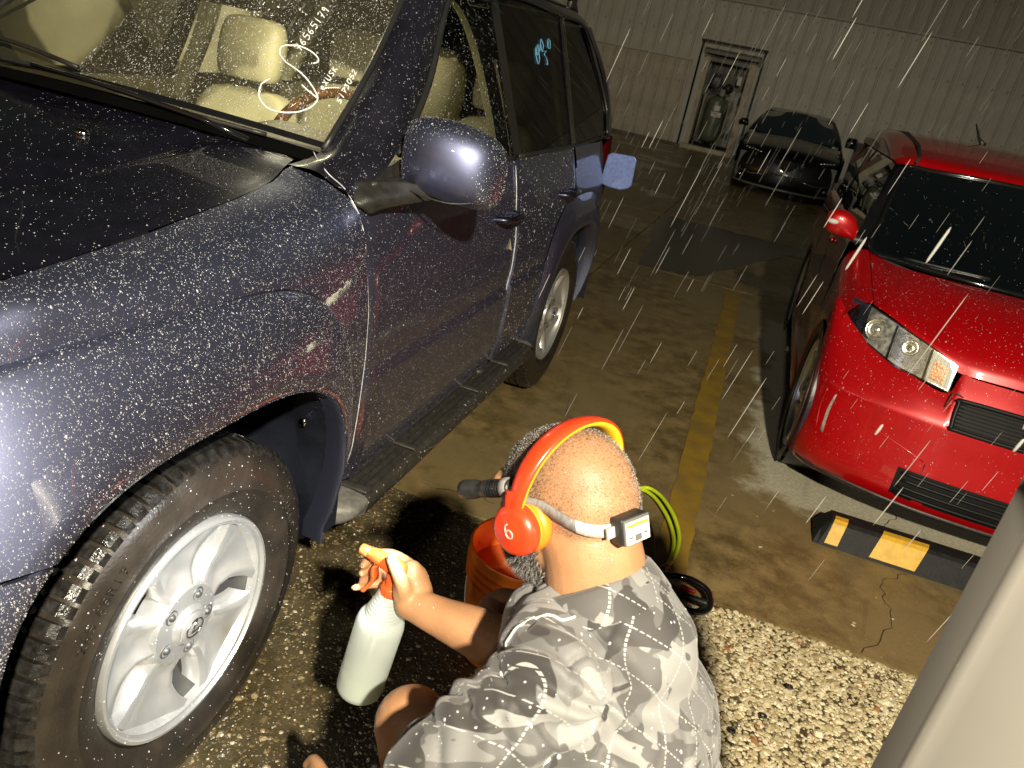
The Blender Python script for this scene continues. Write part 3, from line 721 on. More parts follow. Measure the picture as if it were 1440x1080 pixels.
obj('headliner', patch([[(x, y, 1.70-.06*(abs(x-CX)/.5)**2+.02) for x in (-.33, -.6, -.85, -1.1, -1.37)] for y in (1.27, 2.0, 3.1)], 4, 4), M['tan_trim'], SUV)
obj('cabin_floor', box((CX, 1.8, .72), (1.4, 2.2, .03)), M['dark_in'], SUV, smooth=False)
obj('rear_view_mirror', box((CX, 1.12, 1.53), (.22, .03, .06)), M['black'], SUV, bevel=.012)

# glowing panel and light added to brighten the seats
DL = obj('cabin_fill_panel', box((CX, 1.42, 1.668), (.16, .10, .015)), mat('fill_panel_glow', (.8, .75, .6), emit=(1, .88, .62, 9)), SUV, bevel=.004)
light('cabin_fill_light', 'AREA', (CX, 1.42, 1.655), (CX, 1.45, 0), 3.2, (1, .92, .66), size=.14)
# ================================================================ ground
def ground_mat():
    m = bpy.data.materials.new('wet_concrete'); m.use_nodes = True
    N = m.node_tree.nodes; L = m.node_tree.links; b = N['Principled BSDF']
    tc = N.new('ShaderNodeTexCoord'); P = tc.outputs['Object']
    def nz(s, d=5, r=.6, v=P):
        n = N.new('ShaderNodeTexNoise'); n.inputs['Scale'].default_value = s; n.inputs['Detail'].default_value = d; n.inputs['Roughness'].default_value = r
        L.new(v, n.inputs['Vector']); return n.outputs[0]
    def mathn(op, a, c=None, clamp=False):
        n = N.new('ShaderNodeMath'); n.operation = op; n.use_clamp = clamp
        for i, q in enumerate((a, c)):
            if q is None: continue
            if isinstance(q, (int, float)): n.inputs[i].default_value = q
            else: L.new(q, n.inputs[i])
        return n.outputs[0]
    def ramp(v, a, c):
        n = N.new('ShaderNodeMapRange'); n.inputs[1].default_value = a; n.inputs[2].default_value = c; L.new(v, n.inputs[0]); n.interpolation_type = 'SMOOTHSTEP'; return n.outputs[0]
    def mix(f, a, c):
        n = N.new('ShaderNodeMix'); n.data_type = 'RGBA'
        L.new(f, n.inputs[0])
        for s, q in ((6, a), (7, c)):
            if isinstance(q, tuple): n.inputs[s].default_value = (*q, 1)
            else: L.new(q, n.inputs[s])
        return n.outputs[2]
    sx = N.new('ShaderNodeSeparateXYZ'); L.new(P, sx.inputs[0])
    big = nz(1.1, 6); mid = nz(7, 6, .7); fine = nz(60, 4, .7); grit = nz(260, 2)
    wet = mix(ramp(mid, .35, .68), (.100, .070, .025), (.27, .192, .080))
    wet = mix(ramp(big, .40, .62), wet, (.20, .150, .068))
    wet = mix(ramp(fine, .60, .72), wet, (.27, .205, .11))
    wet = mix(ramp(grit, .66, .72), wet, (.42, .35, .22))
    # dry, sheltered concrete around the red car: a rounded rectangle with a ragged edge
    dx = mathn('SUBTRACT', mathn('ABSOLUTE', mathn('SUBTRACT', sx.outputs[0], 2.55)), 1.50)
    dy = mathn('SUBTRACT', mathn('ABSOLUTE', mathn('SUBTRACT', sx.outputs[1], 3.62)), 1.48)
    d = mathn('ADD', mathn('MAXIMUM', dx, dy), mathn('MULTIPLY', mathn('SUBTRACT', nz(3.2, 6, .7), .5), .55))
    dry = ramp(d, .03, -.09)
    dryc = mix(ramp(fine, .4, .65), (.40, .365, .26), (.52, .485, .36))
    col = mix(dry, wet, dryc)
    L.new(col, b.inputs['Base Color'])
    pud = ramp(nz(.9, 4), .52, .63)
    rgh = mathn('ADD', mathn('MULTIPLY', pud, -.22), mathn('ADD', mathn('MULTIPLY', fine, .25), .27))
    rgh = mathn('ADD', rgh, mathn('MULTIPLY', dry, .35))
    L.new(rgh, b.inputs['Roughness'])
    b.inputs['Specular IOR Level'].default_value = .5
    h = mathn('ADD', mathn('MULTIPLY', fine, .6), mathn('MULTIPLY', grit, .4))
    bp = N.new('ShaderNodeBump'); bp.inputs['Strength'].default_value = .75; bp.inputs['Distance'].default_value = .004
    L.new(h, bp.inputs['Height']); L.new(bp.outputs[0], b.inputs['Normal'])
    return m
GM = ground_mat()
def gsheet(name, x0_, x1_, y0_, y1_, z, mt, step=.5):
    return tag(obj(name, (np.array([(x0_, y0_, z), (x1_, y0_, z), (x1_, y1_, z), (x0_, y1_, z)]), [(0, 1, 2, 3)]), mt, smooth=False), kind='structure')
# concrete apron with expansion joints: separate slabs
M['soil'] = mat('joint_dirt', (.035, .028, .018), rough=.7, var=.4, vscale=12)
gsheet('ground', -60, 60, -30, 60, -.03, M['soil'])
apron = tag(empty('concrete_apron', (0, 1.26, 0)), kind='structure')
ye = [1.262, 5.75, 8.7, 12.2, 16, 19.72]
xe = [-14, -7.6, -3.4, -.35, 5.2, 9.4, 14]
def slab(x0_, x1_, y0_, y1_, z=0):
    g = .006; n = 40
    # the edges of each slab are slightly chipped
    E = []
    for a, b_ in (((x0_+g, y0_+g), (x1_-g, y0_+g)), ((x1_-g, y0_+g), (x1_-g, y1_-g)), ((x1_-g, y1_-g), (x0_+g, y1_-g)), ((x0_+g, y1_-g), (x0_+g, y0_+g))):
        for t in np.linspace(0, 1, n, endpoint=False):
            E.append((a[0]+(b_[0]-a[0])*t+random.uniform(-.004, .004), a[1]+(b_[1]-a[1])*t+random.uniform(-.005, .005)))
    k = len(E); V = [(x, y, z) for x, y in E]+[(x, y, z-.028) for x, y in E]
    return V, [tuple(range(k))]+[(i, i+k, (i+1) % k+k, (i+1) % k) for i in range(k)]
for i in range(len(xe)-1):
    for j in range(len(ye)-1):
        obj('concrete_slab', slab(xe[i], xe[i+1], ye[j], ye[j+1]), GM, apron, smooth=False, origin=(0, 0, 0))
# strip of exposed aggregate in front of the apron
M['binder'] = mat('aggregate_binder', (.075, .060, .032), rough=.35, var=.5, vscale=5, bump=.9, bscale=90, rvar=.15)
gsheet('aggregate_strip', -6, 8, -4, 1.258, -.006, M['binder'])
def pebbles(name, n, xr, yr, size, mt, seed, dens=None, sink=.005):
    rg = np.random.default_rng(seed)
    base = np.array([(1, 0, 0), (.45, .85, 0), (-.5, .8, 0), (-1, .05, 0), (-.5, -.8, 0), (.5, -.86, 0), (.35, .2, .62), (-.3, .3, .6), (-.05, -.42, .62)])
    fac = [(0, 1, 6), (1, 2, 7, 6), (2, 3, 7), (3, 4, 8, 7), (4, 5, 8), (5, 0, 6, 8), (6, 7, 8)]
    x = rg.uniform(*xr, n); y = rg.uniform(*yr, n)
    if dens is not None:
        keep = rg.random(n) < dens(x, y); x, y = x[keep], y[keep]
    n = len(x)
    s = size*np.exp(rg.normal(0, .38, n)); a = rg.uniform(0, 2*PI, n); asp = rg.uniform(.5, 1, n)
    V = base[None]*np.stack([s, s*asp, s*.7], 1)[:, None]
    V = V*(1+rg.normal(0, .14, (n, 9, 1)))
    ca, sa = np.cos(a)[:, None], np.sin(a)[:, None]
    tilt = rg.normal(0, .25, n)[:, None]
    X = V[..., 0]*ca-V[..., 1]*sa; Y = V[..., 0]*sa+V[..., 1]*ca; Z = V[..., 2]+X*tilt*.5
    V = np.stack([X+x[:, None], Y+y[:, None], Z-sink], -1).reshape(-1, 3)
    Fc = []
    me = bpy.data.meshes.new(name)
    for q in range(n):
        o_ = q*9; Fc += [tuple(i+o_ for i in f) for f in fac]
    me.from_pydata(V.tolist(), [], Fc); me.materials.append(mt)
    o = link(name, me); o['kind'] = 'stuff'; return o
def pebble_mat(name, cols, rough):
    m = mat(name, (.5, .45, .3), rough=rough, var=0, bump=.4, bscale=300)
    N = m.node_tree.nodes; L = m.node_tree.links
    g = N.new('ShaderNodeNewGeometry'); r = N.new('ShaderNodeValToRGB'); L.new(g.outputs['Random Per Island'], r.inputs[0])
    r.color_ramp.interpolation = 'CONSTANT'
    for i, (p, c) in enumerate(cols):
        e = r.color_ramp.elements[i] if i < 2 else r.color_ramp.elements.new(p)
        e.position = p; e.color = (*c, 1)
    L.new(r.outputs[0], N['Principled BSDF'].inputs['Base Color']); return m
M['peb_pale'] = pebble_mat('pale_pebble', [(0, (.40, .33, .18)), (.2, (.52, .44, .27)), (.45, (.32, .26, .14)), (.6, (.60, .53, .36)), (.8, (.44, .37, .22)), (.93, (.16, .12, .07)), (.97, (.25, .12, .04))], .42)
M['peb_shade_wet'] = pebble_mat('shaded_wet_pebble', [(0, (.09, .068, .032)), (.35, (.12, .088, .040)), (.6, (.06, .048, .026)), (.78, (.17, .13, .065)), (.90, (.30, .24, .13)), (.96, (.46, .39, .25))], .26)
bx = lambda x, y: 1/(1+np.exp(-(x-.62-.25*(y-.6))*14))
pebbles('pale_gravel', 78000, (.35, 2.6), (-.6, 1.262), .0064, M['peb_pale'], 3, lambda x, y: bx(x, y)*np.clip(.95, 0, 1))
pebbles('shaded_wet_gravel', 60000, (-1.0, 1.2), (-.8, 1.258), .0046, M['peb_shade_wet'], 4, lambda x, y: (1-bx(x, y)), sink=.0068)  # shadow and wetness both put into the darker stone colours
pebbles('loose_pebbles', 110, (1.0, 2.3), (1.28, 2.3), .0085, M['peb_pale'], 8, lambda x, y: (np.abs(y-1.75+.3*np.sin(x*5)) < .28)*.9)
pebbles('loose_pebbles', 46, (-.2, 3), (1.3, 6), .0065, M['peb_pale'], 9)
# small rings and leaves lying on the gravel
for (x, y), lb in zip(((1.27, .98), (1.12, .72), (1.2, .82), (1.05, .60)), ('small dark ring on the pale gravel, nearest the concrete edge', 'small dark ring on the pale gravel, just left of another ring', 'small dark ring in the middle of the pale gravel', 'small dark ring on the pale gravel, closest to the bottom of the photo')):
    tag(obj('rubber_washer', lathe([(.006, 0), (.011, 0), (.011, .004), (.006, .004)], (x, y, .006), (0, .1, 1), 16, closed=True), M['rubber'], origin=(x, y, 0)), lb, 'washer', 'small dark rings scattered on the pale gravel')
# yellow parking line
M['yellow'] = mat('worn_yellow_paint', (.30, .185, .018), rough=.5, col2=(.20, .13, .03), vscale=7, detail=8, bump=.5, bscale=90)
V = []
for i in range(61):
    y = 1.275+(5.7-1.275)*i/60; c_ = .852-.0205*(y-1.3); w_ = .060+.003*math.sin(i*1.7)
    for s in (-1, 1): V.append((c_+s*(w_+random.uniform(-.005, .005)), y, .004))
tag(obj('parking_line', (V, grid_faces(61, 2)), M['yellow']), kind='structure')
V = [(x+3.2, y, z) for x, y, z in V]
tag(obj('parking_line', (V, grid_faces(61, 2)), M['yellow']), kind='structure')
# darker, glossier patch of ground further back
M['patch_dark'] = mat('dark_smooth_ground', (.012, .011, .008), rough=.22, var=.4, vscale=3)
P = []
for (xa, ya), (xb, yb) in (((-.36, 8.72), (-.10, 5.75)), ((-.10, 5.75), (.45, 5.9)), ((.45, 5.9), (1.15, 8.0)), ((1.15, 8.0), (2.3, 8.3)), ((2.3, 8.3), (2.3, 8.66)), ((2.3, 8.66), (-.36, 8.72))):
    for t in np.linspace(0, 1, 14, endpoint=False): P.append((xa+(xb-xa)*t+random.uniform(-.03, .03), ya+(yb-ya)*t+random.uniform(-.05, .05), .004))
tag(obj('dark_patch', (P, [tuple(range(len(P)))]), M['patch_dark'], smooth=False), kind='structure')
# cracks
def crack(pts, w=.0022):
    P = []
    for a, b_ in zip(pts[:-1], pts[1:]):
        for t in np.linspace(0, 1, 8, endpoint=False): P.append((a[0]+(b_[0]-a[0])*t+random.uniform(-.012, .012), a[1]+(b_[1]-a[1])*t+random.uniform(-.012, .012)))
    V = []
    for i, (x, y) in enumerate(P):
        ww = w*random.uniform(.3, 1); V += [(x-ww, y+ww*.3, .0022), (x+ww, y-ww*.3, .0022)]
    return tag(obj('crack', (V, grid_faces(len(P), 2)), M['soil'], smooth=False), kind='structure')
crack([(1.50, 1.27), (1.62, 1.5), (1.60, 1.75), (1.72, 1.9)]); crack([(1.6, 2.1), (1.72, 2.35), (1.68, 2.5)])
crack([(-.1, 1.33), (.12, 1.38), (.4, 1.36), (.6, 1.42)], .005); crack([(-.4, 4.0), (.2, 3.8), (.66, 3.9)], .004); crack([(-.5, 5.9), (.1, 6.1), (.9, 6.0)], .004)
# ================================================================ back wall
M['wall'] = mat('ribbed_sheet', (.37, .365, .30), rough=.55, var=.10, vscale=1.5, metal=.1, bump=.2, bscale=30)
M['wall_hi'] = mat('ribbed_sheet_upper', (.30, .285, .23), rough=.55, var=.10, vscale=1.5, metal=.1)
M['wall_rust'] = mat('ribbed_sheet_stained', (.35, .315, .235), rough=.55, var=.18, vscale=2, metal=.1)
WALL = empty('metal_wall', (2, 19.85, 0), 'tall ribbed sheet-metal wall closing the yard behind the cars', 'wall')
YW = 19.8
def panel(x, z0, z1, w=.31):
    pr = [(0, 0), (.13, 0), (.145, -.022), (.175, -.022), (.19, 0), (.245, -.0), (.25, -.004), (.255, 0), (w, 0)]
    V = [(x+a, YW+b, z0) for a, b in pr]+[(x+a, YW+b, z1) for a, b in pr]; k = len(pr)
    return V, [(i, i+1, k+i+1, k+i) for i in range(k-1)]
dx0, dx1 = -1.60, -.38
xsA = np.arange(-9.3, 13.0, .31)
def lowmat(x): return M['wall_rust'] if x < -1.9 else M['wall']
def panel0(z0, z1):
    V, F = panel(0, z0, z1); V = np.array(V)-[0, YW, 0]
    return V, F
def wallrow(z0, z1, xs_, mfun, nm='wall_panel'):
    cache = {}
    for x in xs_:
        mt = mfun(x)
        if mt.name not in cache:
            me = bpy.data.meshes.new(nm); v, f = panel0(z0, z1); me.from_pydata(v.tolist(), [], f); me.materials.append(mt); cache[mt.name] = me
        o = bpy.data.objects.new(nm, cache[mt.name]); COL.objects.link(o); o.parent = WALL; o.location = (x-2, -.05, 0)
        m_ = o.modifiers.new('solid', 'SOLIDIFY'); m_.thickness = .003
low = [x for x in xsA if x+.31 <= dx0+.01 or x >= dx1-.01]
over = [x for x in xsA if not (x+.31 <= dx0+.01 or x >= dx1-.01)]
wallrow(.06, 2.02, [x for x in low if x < -1.9], lowmat)
wallrow(2.024, 3.44, [x for x in low if x < -1.9], lambda x: M['wall'])
wallrow(.06, 3.44, [x for x in low if x > -1.9], lowmat)
wallrow(2.30, 3.44, over, lowmat)
wallrow(3.444, 7.0, xsA, lambda x: M['wall_hi'])
M['conc'] = mat('wall_foot_concrete', (.10, .09, .06), rough=.7, var=.3, vscale=4)
obj('wall_foot', box((2, 19.82, .03), (22.8, .24, .06)), M['conc'], WALL, smooth=False)
obj('seam_flashing', box((2, 19.765, 3.442), (22.8, .02, .05)), M['wall_hi'], WALL, smooth=False)
obj('seam_flashing', box((-5.7, 19.770, 2.02), (7.6, .012, .03)), M['wall'], WALL, smooth=False)
obj('rust_spot', lathe([(.05, 0), (.09, .0), (.09, .004), (.05, .004)], (-1.25, 19.77, 3.66), (0, -1, 0), 20, closed=True), M['wall_rust'], WALL)
# doorway with the compressor behind it
DW = empty('doorway', (-1.0, 19.8, 0), 'open doorway with pale frame and small hood in the ribbed metal wall', 'doorway')
M['frame'] = mat('door_frame_paint', (.34, .30, .20), rough=.5, var=.2, vscale=5)
M['hood_m'] = mat('door_hood_metal', (.12, .115, .085), rough=.45, var=.2, vscale=5)
obj('door_jamb', box((-1.53, 19.73, 1.10), (.11, .12, 2.20)), M['frame'], DW, smooth=False)
obj('door_jamb', box((-.435, 19.73, 1.10), (.16, .12, 2.20)), M['frame'], DW, smooth=False)
obj('door_trim', box((-1.735, 19.775, 1.16), (.29, .05, 2.30)), M['wall'], DW, smooth=False)
obj('door_trim', box((-.325, 19.775, 1.16), (.06, .05, 2.30)), M['wall'], DW, smooth=False)
obj('door_head', box((-.99, 19.735, 2.13), (.96, .10, .12)), M['hood_m'], DW, smooth=False)
obj('door_hood', prism([(0, 0), (-.26, -.06), (-.26, -.13), (0, -.10)], (-1.66, 19.75, 2.36), (0, 1, 0), (0, 0, 1), (1, 0, 0), 1.36), M['hood_m'], DW, smooth=False)
obj('door_sill', box((-1.0, 19.66, .05), (1.3, .30, .10)), M['frame'], DW, smooth=False)
M['shed'] = mat('shed_dark', (.03, .03, .024), rough=.8)
for nm, b_ in (('shed_wall', box((-1.75, 20.5, 1.25), (.05, 1.5, 2.5))), ('shed_wall', box((-.25, 20.5, 1.25), (.05, 1.5, 2.5))), ('shed_roof', box((-1.0, 20.5, 2.5), (1.6, 1.6, .05))), ('shed_floor', box((-1, 20.5, .02), (1.6, 1.5, .04)))):
    obj(nm, b_, M['shed'], DW, smooth=False)
V, F = join(*[xf(panel(0, .1, 2.5), Matrix.Translation((-1.75+k*.15, 1.35, 0)) @ Matrix.Diagonal((.48, 1, 1, 1))) for k in range(10)])
obj('shed_back_panel', (V, F), mat('galvanised', (.22, .22, .19), rough=.45, metal=.3, var=.2), DW, smooth=False)
CP = empty('air_compressor', (-1.02, 20.05, .1), 'upright grey-green air compressor tank standing inside the doorway', 'compressor')
M['tank'] = mat('tank_paint', (.10, .115, .075), rough=.35, var=.2, vscale=5)
cx_, cy_ = -1.06, 20.08
obj('tank', lathe([(0, .16), (.14, .18), (.22, .24), (.25, .34), (.25, 1.12), (.22, 1.22), (.14, 1.28), (0, 1.30)], (cx_, cy_, .04), (0, 0, 1), 28), M['tank'], CP)
for a in (.6, 2.2, 3.8, 5.4): obj('leg', box((cx_+.2*math.cos(a), cy_+.2*math.sin(a), .17), (.07, .07, .2)), M['black'], CP)
obj('platform', box((cx_, cy_, 1.38), (.44, .34, .06)), M['black'], CP, bevel=.01)
obj('pump', join(box((cx_-.10, cy_, 1.56), (.22, .24, .30)), box((cx_-.14, cy_, 1.76), (.16, .2, .14), .3), ellipsoid((cx_-.16, cy_-.1, 1.62), (.17, .05, .17))), M['black'], CP, bevel=.02)
obj('motor', lathe([(0, -.14), (.11, -.13), (.12, 0), (.11, .13), (0, .14)], (cx_+.16, cy_, 1.53), (0, 1, 0), 18), M['black'], CP)
M['label'] = mat('white_label', (.55, .55, .50), rough=.5, var=.05)
obj('label', box((cx_+.04, cy_-.255, 1.05), (.14, .008, .12)), M['label'], CP, smooth=False)
obj('label', box((cx_+.05, cy_-.262, .90), (.24, .008, .11)), M['label'], CP, smooth=False)
obj('label_mark', join(box((cx_+.02, cy_-.268, .92), (.10, .004, .02)), box((cx_+.08, cy_-.268, .88), (.12, .004, .014))), M['tail'], CP, smooth=False)
obj('motor_label', box((cx_+.06, cy_-.20, 1.42), (.10, .008, .16)), M['tank'], CP, smooth=False)
obj('pipe', tube([(cx_+.30, cy_-.14, 1.25), (cx_+.30, cy_-.14, .5), (cx_+.22, cy_-.2, .2)], .022, 8), M['frame'], CP)
obj('pipe', tube([(cx_-.34, cy_-.16, 1.35), (cx_-.34, cy_-.16, .25)], .022, 8), M['frame'], CP)
obj('hose_bracket', join(box((-1.36, 19.86, 2.03), (.02, .02, .16), 0), box((-.75, 19.86, 2.0), (.02, .02, .18), 0)), M['hood_m'], CP)
obj('wall_box', box((-.68, 19.95, 1.75), (.10, .08, .20)), M['galv'] if 'galv' in M else M['label'], CP, smooth=False)

# screw rows and rust runs on the sheets
M['screw'] = mat('screw_head', (.16, .12, .08), rough=.5)
P_ = []
for x in xsA:
    for z in (.5, 1.5, 2.6, 3.3, 4.3, 5.4):
        if dx0-.1 < x+.065 < dx1+.1 and z < 2.5: continue
        P_.append(box((x+.065, 19.742, z), (.022, .012, .022)))
o = obj('screw_heads', join(*P_), M['screw'], WALL, smooth=False); o['kind'] = 'stuff'
# ================================================================ the red hatchback
RX = 2.03
RED = empty('hatchback', (RX, 3.9, 0), 'bright red boxy hatchback parked on the right behind the yellow-marked wheel stop', 'car')
def mir(o):
    c = o.copy(); COL.objects.link(c); c.parent = o.parent; c.scale = (-1, 1, 1); return c
def both(o):
    mir(o); return o
# front fascia, seam at the middle line
plan = [(2.03, 2.08), (1.88, 2.082), (1.74, 2.09), (1.66, 2.10), (1.55, 2.125), (1.40, 2.175), (1.28, 2.24), (1.215, 2.33), (1.198, 2.46)]
def frow(z, ins, k=1.0): return [(x+ins*.6*(1-min(1, (x-1.2)/.8)), y+ins, z) for x, y in plan]
planB = [(2.03, 2.08), (1.88, 2.082), (1.74, 2.09), (1.69, 2.095), (1.66, 2.10), (1.55, 2.125), (1.40, 2.175), (1.28, 2.24), (1.215, 2.33), (1.198, 2.46)]
def frow(z, ins): return [(x, y+ins, z) for x, y in planB]
topz = [.72, .72, .72, .722, .642, .655, .69, .755, .82, .82]
topy = [2.19, 2.195, 2.21, 2.222, 2.20, 2.238, 2.345, 2.455, 2.54, 2.56]
rows = [[(x, y+.07, .13) for x, y in planB], frow(.16, .02), frow(.22, -.012), frow(.30, -.006), frow(.42, .012), frow(.50, .022), frow(.535, .028)]
for t in (.33, .66, 1): rows.append([(x, (y+.028)*(1-t)+ty*t-.006*math.sin(t*PI), .535*(1-t)+tz*t) for (x, y), tz, ty in zip(planB, topz, topy)])
both(obj('front_bumper', patch(rows, 5, 5), M['red'], RED))
# bonnet with front edge rolling down to the bumper
h0 = [(2.03, 2.195, .728), (1.88, 2.20, .728), (1.74, 2.215, .725), (1.665, 2.235, .728), (1.56, 2.275, .785), (1.48, 2.32, .810), (1.40, 2.385, .836), (1.335, 2.46, .850)]
h1 = [(2.03, 2.74, .972), (1.88, 2.745, .972), (1.74, 2.76, .971), (1.64, 2.775, .970), (1.55, 2.80, .968), (1.46, 2.83, .966), (1.38, 2.90, .968), (1.31, 2.985, .985)]
rows = []
for t, q in ((0, 0), (.03, .16), (.10, .32), (.28, .56), (.52, .78), (.76, .93), (1, 1)):
    r = []
    for k, (a_, b_) in enumerate(zip(h0, h1)):
        qq = q if k < 4 else q*.5+t*.5 if k < 7 else t
        r.append((a_[0]+(b_[0]-a_[0])*t, a_[1]+(b_[1]-a_[1])*t, a_[2]+(b_[2]-a_[2])*qq))
    rows.append(r)
both(obj('hood', patch(rows, 6, 6), M['red'], RED))
# front wing: from bonnet edge down the side to the wheel arch
rows = []
arch = lambda y, r=.345, c=2.66: .335+math.sqrt(max(0, r*r-(y-c)**2))
for y in (2.47, 2.50, 2.55, 2.60, 2.66, 2.78, 2.90, 2.985, 3.01):
    xs = float(np.interp(y, [2.36, 2.46, 2.6, 2.8, 3.0], [1.285, 1.235, 1.21, 1.20, 1.20]))
    xh = float(np.interp(y, [2.46, 2.985], [1.335, 1.31]))-.003; zh = float(np.interp(y, [2.46, 2.985], [.850, .985]))
    za = arch(y) if y < 3.0 else .30
    
    rows.append([(xh, y, zh), (xh*.55+xs*.45, y, zh-.012), (xs+.012, y, zh-.07), (xs-.002, y, (zh-.07)*.65+za*.35), (xs-.012, y, (zh-.07)*.3+za*.7), (xs-.012, y, za+.02), (xs+.004, y, za), (xs+.05, y, za+.004)])
both(obj('front_wing', patch(rows, 5, 5), M['red'], RED))
# side: doors and rear wing
def rside(y0, y1, name, arch_c=None):
    ys = np.linspace(y0, y1, 14); rows = []
    for y in ys:
        zb = .26
        if arch_c is not None and abs(y-arch_c) < .345: zb = .335+math.sqrt(.345**2-(y-arch_c)**2)
        k = max(0, y-5.4)*.2
        rows.append([(1.235+k, y, 1.02), (1.212+k, y, .99), (1.198+k, y, .90), (1.196+k, y, .72), (1.192+k, y, .60*.8+zb*.2), (1.196+k, y, max(zb+.03, .33)), (1.21+k, y, zb), (1.26+k, y, zb)])
    both(obj(name, patch(rows, 3, 4), M['red'], RED))
rside(3.018, 3.80, 'front_door'); rside(3.81, 4.62, 'rear_door', 5.0); rside(4.63, 5.62, 'rear_wing', 5.0)
for yy in (3.014, 3.805, 4.625): both(obj('door_seam', tube([(1.212, yy, 1.0), (1.199, yy, .9), (1.197, yy, .7), (1.196, yy, .35)], .003, 4), M['black'], RED))
both(obj('side_skirt', box((1.215, 3.85, .235), (.05, 1.6, .09)), M['red'], RED, bevel=.015))
both(obj('door_handle', box((1.19, 3.68, .90), (.03, .13, .03)), M['red'], RED, bevel=.01))
# greenhouse
gw = {0: (1.245, 1.02), 1: (1.30, 1.25), 2: (1.375, 1.40)}
M['glass_side'] = glass('car_glass', (.35, .38, .33), .9)
both(obj('side_window', patch([[(1.25, y0_, 1.005), (1.285, y1_, 1.20), (1.345, y2_, 1.365)] for y0_, y1_, y2_ in ((3.08, 3.22, 3.48), (3.5, 3.5, 3.6), (4.2, 4.2, 4.2), (4.55, 4.55, 4.55))], 4, 3), M['glass_side'], RED))
both(obj('rear_side_window', patch([[(1.25, y, 1.005), (1.285, y, 1.20), (1.345, y, 1.365)] for y in (4.65, 5.0, 5.35)], 4, 3), M['glass_tint'], RED))
WS = [[(1.31, 2.975, .995), (1.45, 2.89, .985), (1.72, 2.80, .982), (2.03, 2.775, .98)],
      [(1.335, 3.16, 1.12), (1.47, 3.08, 1.12), (1.73, 3.02, 1.12), (2.03, 3.0, 1.12)],
      [(1.365, 3.34, 1.245), (1.50, 3.28, 1.25), (1.74, 3.24, 1.255), (2.03, 3.225, 1.257)],
      [(1.405, 3.52, 1.355), (1.52, 3.48, 1.365), (1.75, 3.45, 1.375), (2.03, 3.44, 1.38)]]
both(obj('windscreen', patch(WS, 6, 6), M['glass_tint'], RED))
both(obj('front_pillar', patch([[(a[0]+.01, a[1], a[2]-.002), (a[0]-.03, a[1]+.03, a[2]), (b_[0]-.005, b_[1], b_[2])] for a, b_ in zip([r[0] for r in WS], ((1.245, 3.07, 1.0), (1.275, 3.20, 1.15), (1.315, 3.36, 1.28), (1.352, 3.50, 1.375)))], 4, 4), M['gloss'], RED))
both(obj('screen_border', tube(cr([WS[3][3], WS[3][2], WS[3][1], WS[3][0], WS[2][0], WS[1][0], WS[0][0], WS[0][1], WS[0][2], WS[0][3]], 4), .012, 6), M['gloss'], RED))
RF = []
for y, zt, zr, d in ((3.445, 0, 0, 0), (3.50, .006, 0, .3), (3.62, 0, 1.43, 1), (3.95, 0, 1.475, 1), (4.4, 0, 1.505, 1), (5.0, 0, 1.51, 1), (5.5, 0, 1.49, 1), (5.60, 0, 1.46, 1)):
    if y < 3.47: RF.append([(1.37, 3.55, 1.362), (1.39, 3.54, 1.368), (1.41, 3.525, 1.362), (1.52, 3.488, 1.372), (1.75, 3.458, 1.382), (2.03, 3.448, 1.388)])
    elif y < 3.55: RF.append([(1.345, 3.62, 1.372), (1.37, 3.61, 1.392), (1.42, 3.56, 1.402), (1.53, 3.53, 1.405), (1.76, 3.50, 1.412), (2.03, 3.49, 1.416)])
    else:
        RF.append([(1.340, y+.06, 1.375), (1.352, y+.05, zr-.05), (1.41, y+.03, zr-.012), (1.54, y, zr), (1.77, y, zr+.008), (2.03, y, zr+.012)])
both(obj('roof', patch(RF, 5, 5), M['red'], RED))
both(obj('roof_channel', tube([(1.44, 3.52, 1.385), (1.455, 3.60, 1.425), (1.46, 3.8, 1.463), (1.46, 4.4, 1.506), (1.46, 5.5, 1.49)], .010, 6), M['black'], RED))
both(obj('door_frame', join(box((1.30, 4.60, 1.19), (.03, .09, .36)), box((1.31, 5.45, 1.19), (.05, .18, .36)), box((1.245, 4.3, 1.0), (.02, 2.5, .02))), M['gloss'], RED, smooth=False))
obj('tailgate', patch([[(1.36, 5.62, 1.45), (RX, 5.66, 1.46), (2.70, 5.62, 1.45)], [(1.28, 5.68, 1.0), (RX, 5.72, 1.0), (2.78, 5.68, 1.0)], [(1.28, 5.68, .3), (RX, 5.74, .3), (2.78, 5.68, .3)]], 4, 4), M['red'], RED)
obj('antenna', tube([(2.0, 5.0, 1.52), (1.965, 5.04, 1.56), (1.93, 5.10, 1.64)], [.02, .008, .004], 6), M['black'], RED)
# wing mirror with indicator
rm = []
for x, ry, rz, cz in ((1.235, .03, .03, 1.035), (1.21, .045, .05, 1.055), (1.16, .055, .062, 1.068), (1.11, .05, .055, 1.070), (1.085, .03, .035, 1.070)):
    rm.append([(x, 3.06+ry*math.copysign(abs(math.cos(a))**.7, math.cos(a)), cz+rz*math.copysign(abs(math.sin(a))**.7, math.sin(a))) for a in np.linspace(0, 2*PI, 16, endpoint=False)])
rm = np.array(rm); r2_ = np.array([cr(rm[:, j], 4) for j in range(16)]).transpose(1, 0, 2); k = len(r2_)
wmir = both(obj('wing_mirror', (r2_.reshape(-1, 3), grid_faces(k, 16, closed_m=True)+[tuple(range(16)), tuple((k-1)*16+i for i in range(16))]), M['red'], RED))
obj('indicator', ellipsoid((1.115, 3.012, 1.073), (.028, .012, .013), n=12, m=8), M['label'], wmir)
obj('mirror_foot', box((1.25, 3.06, 1.01), (.06, .06, .03)), M['black'], wmir, bevel=.01)
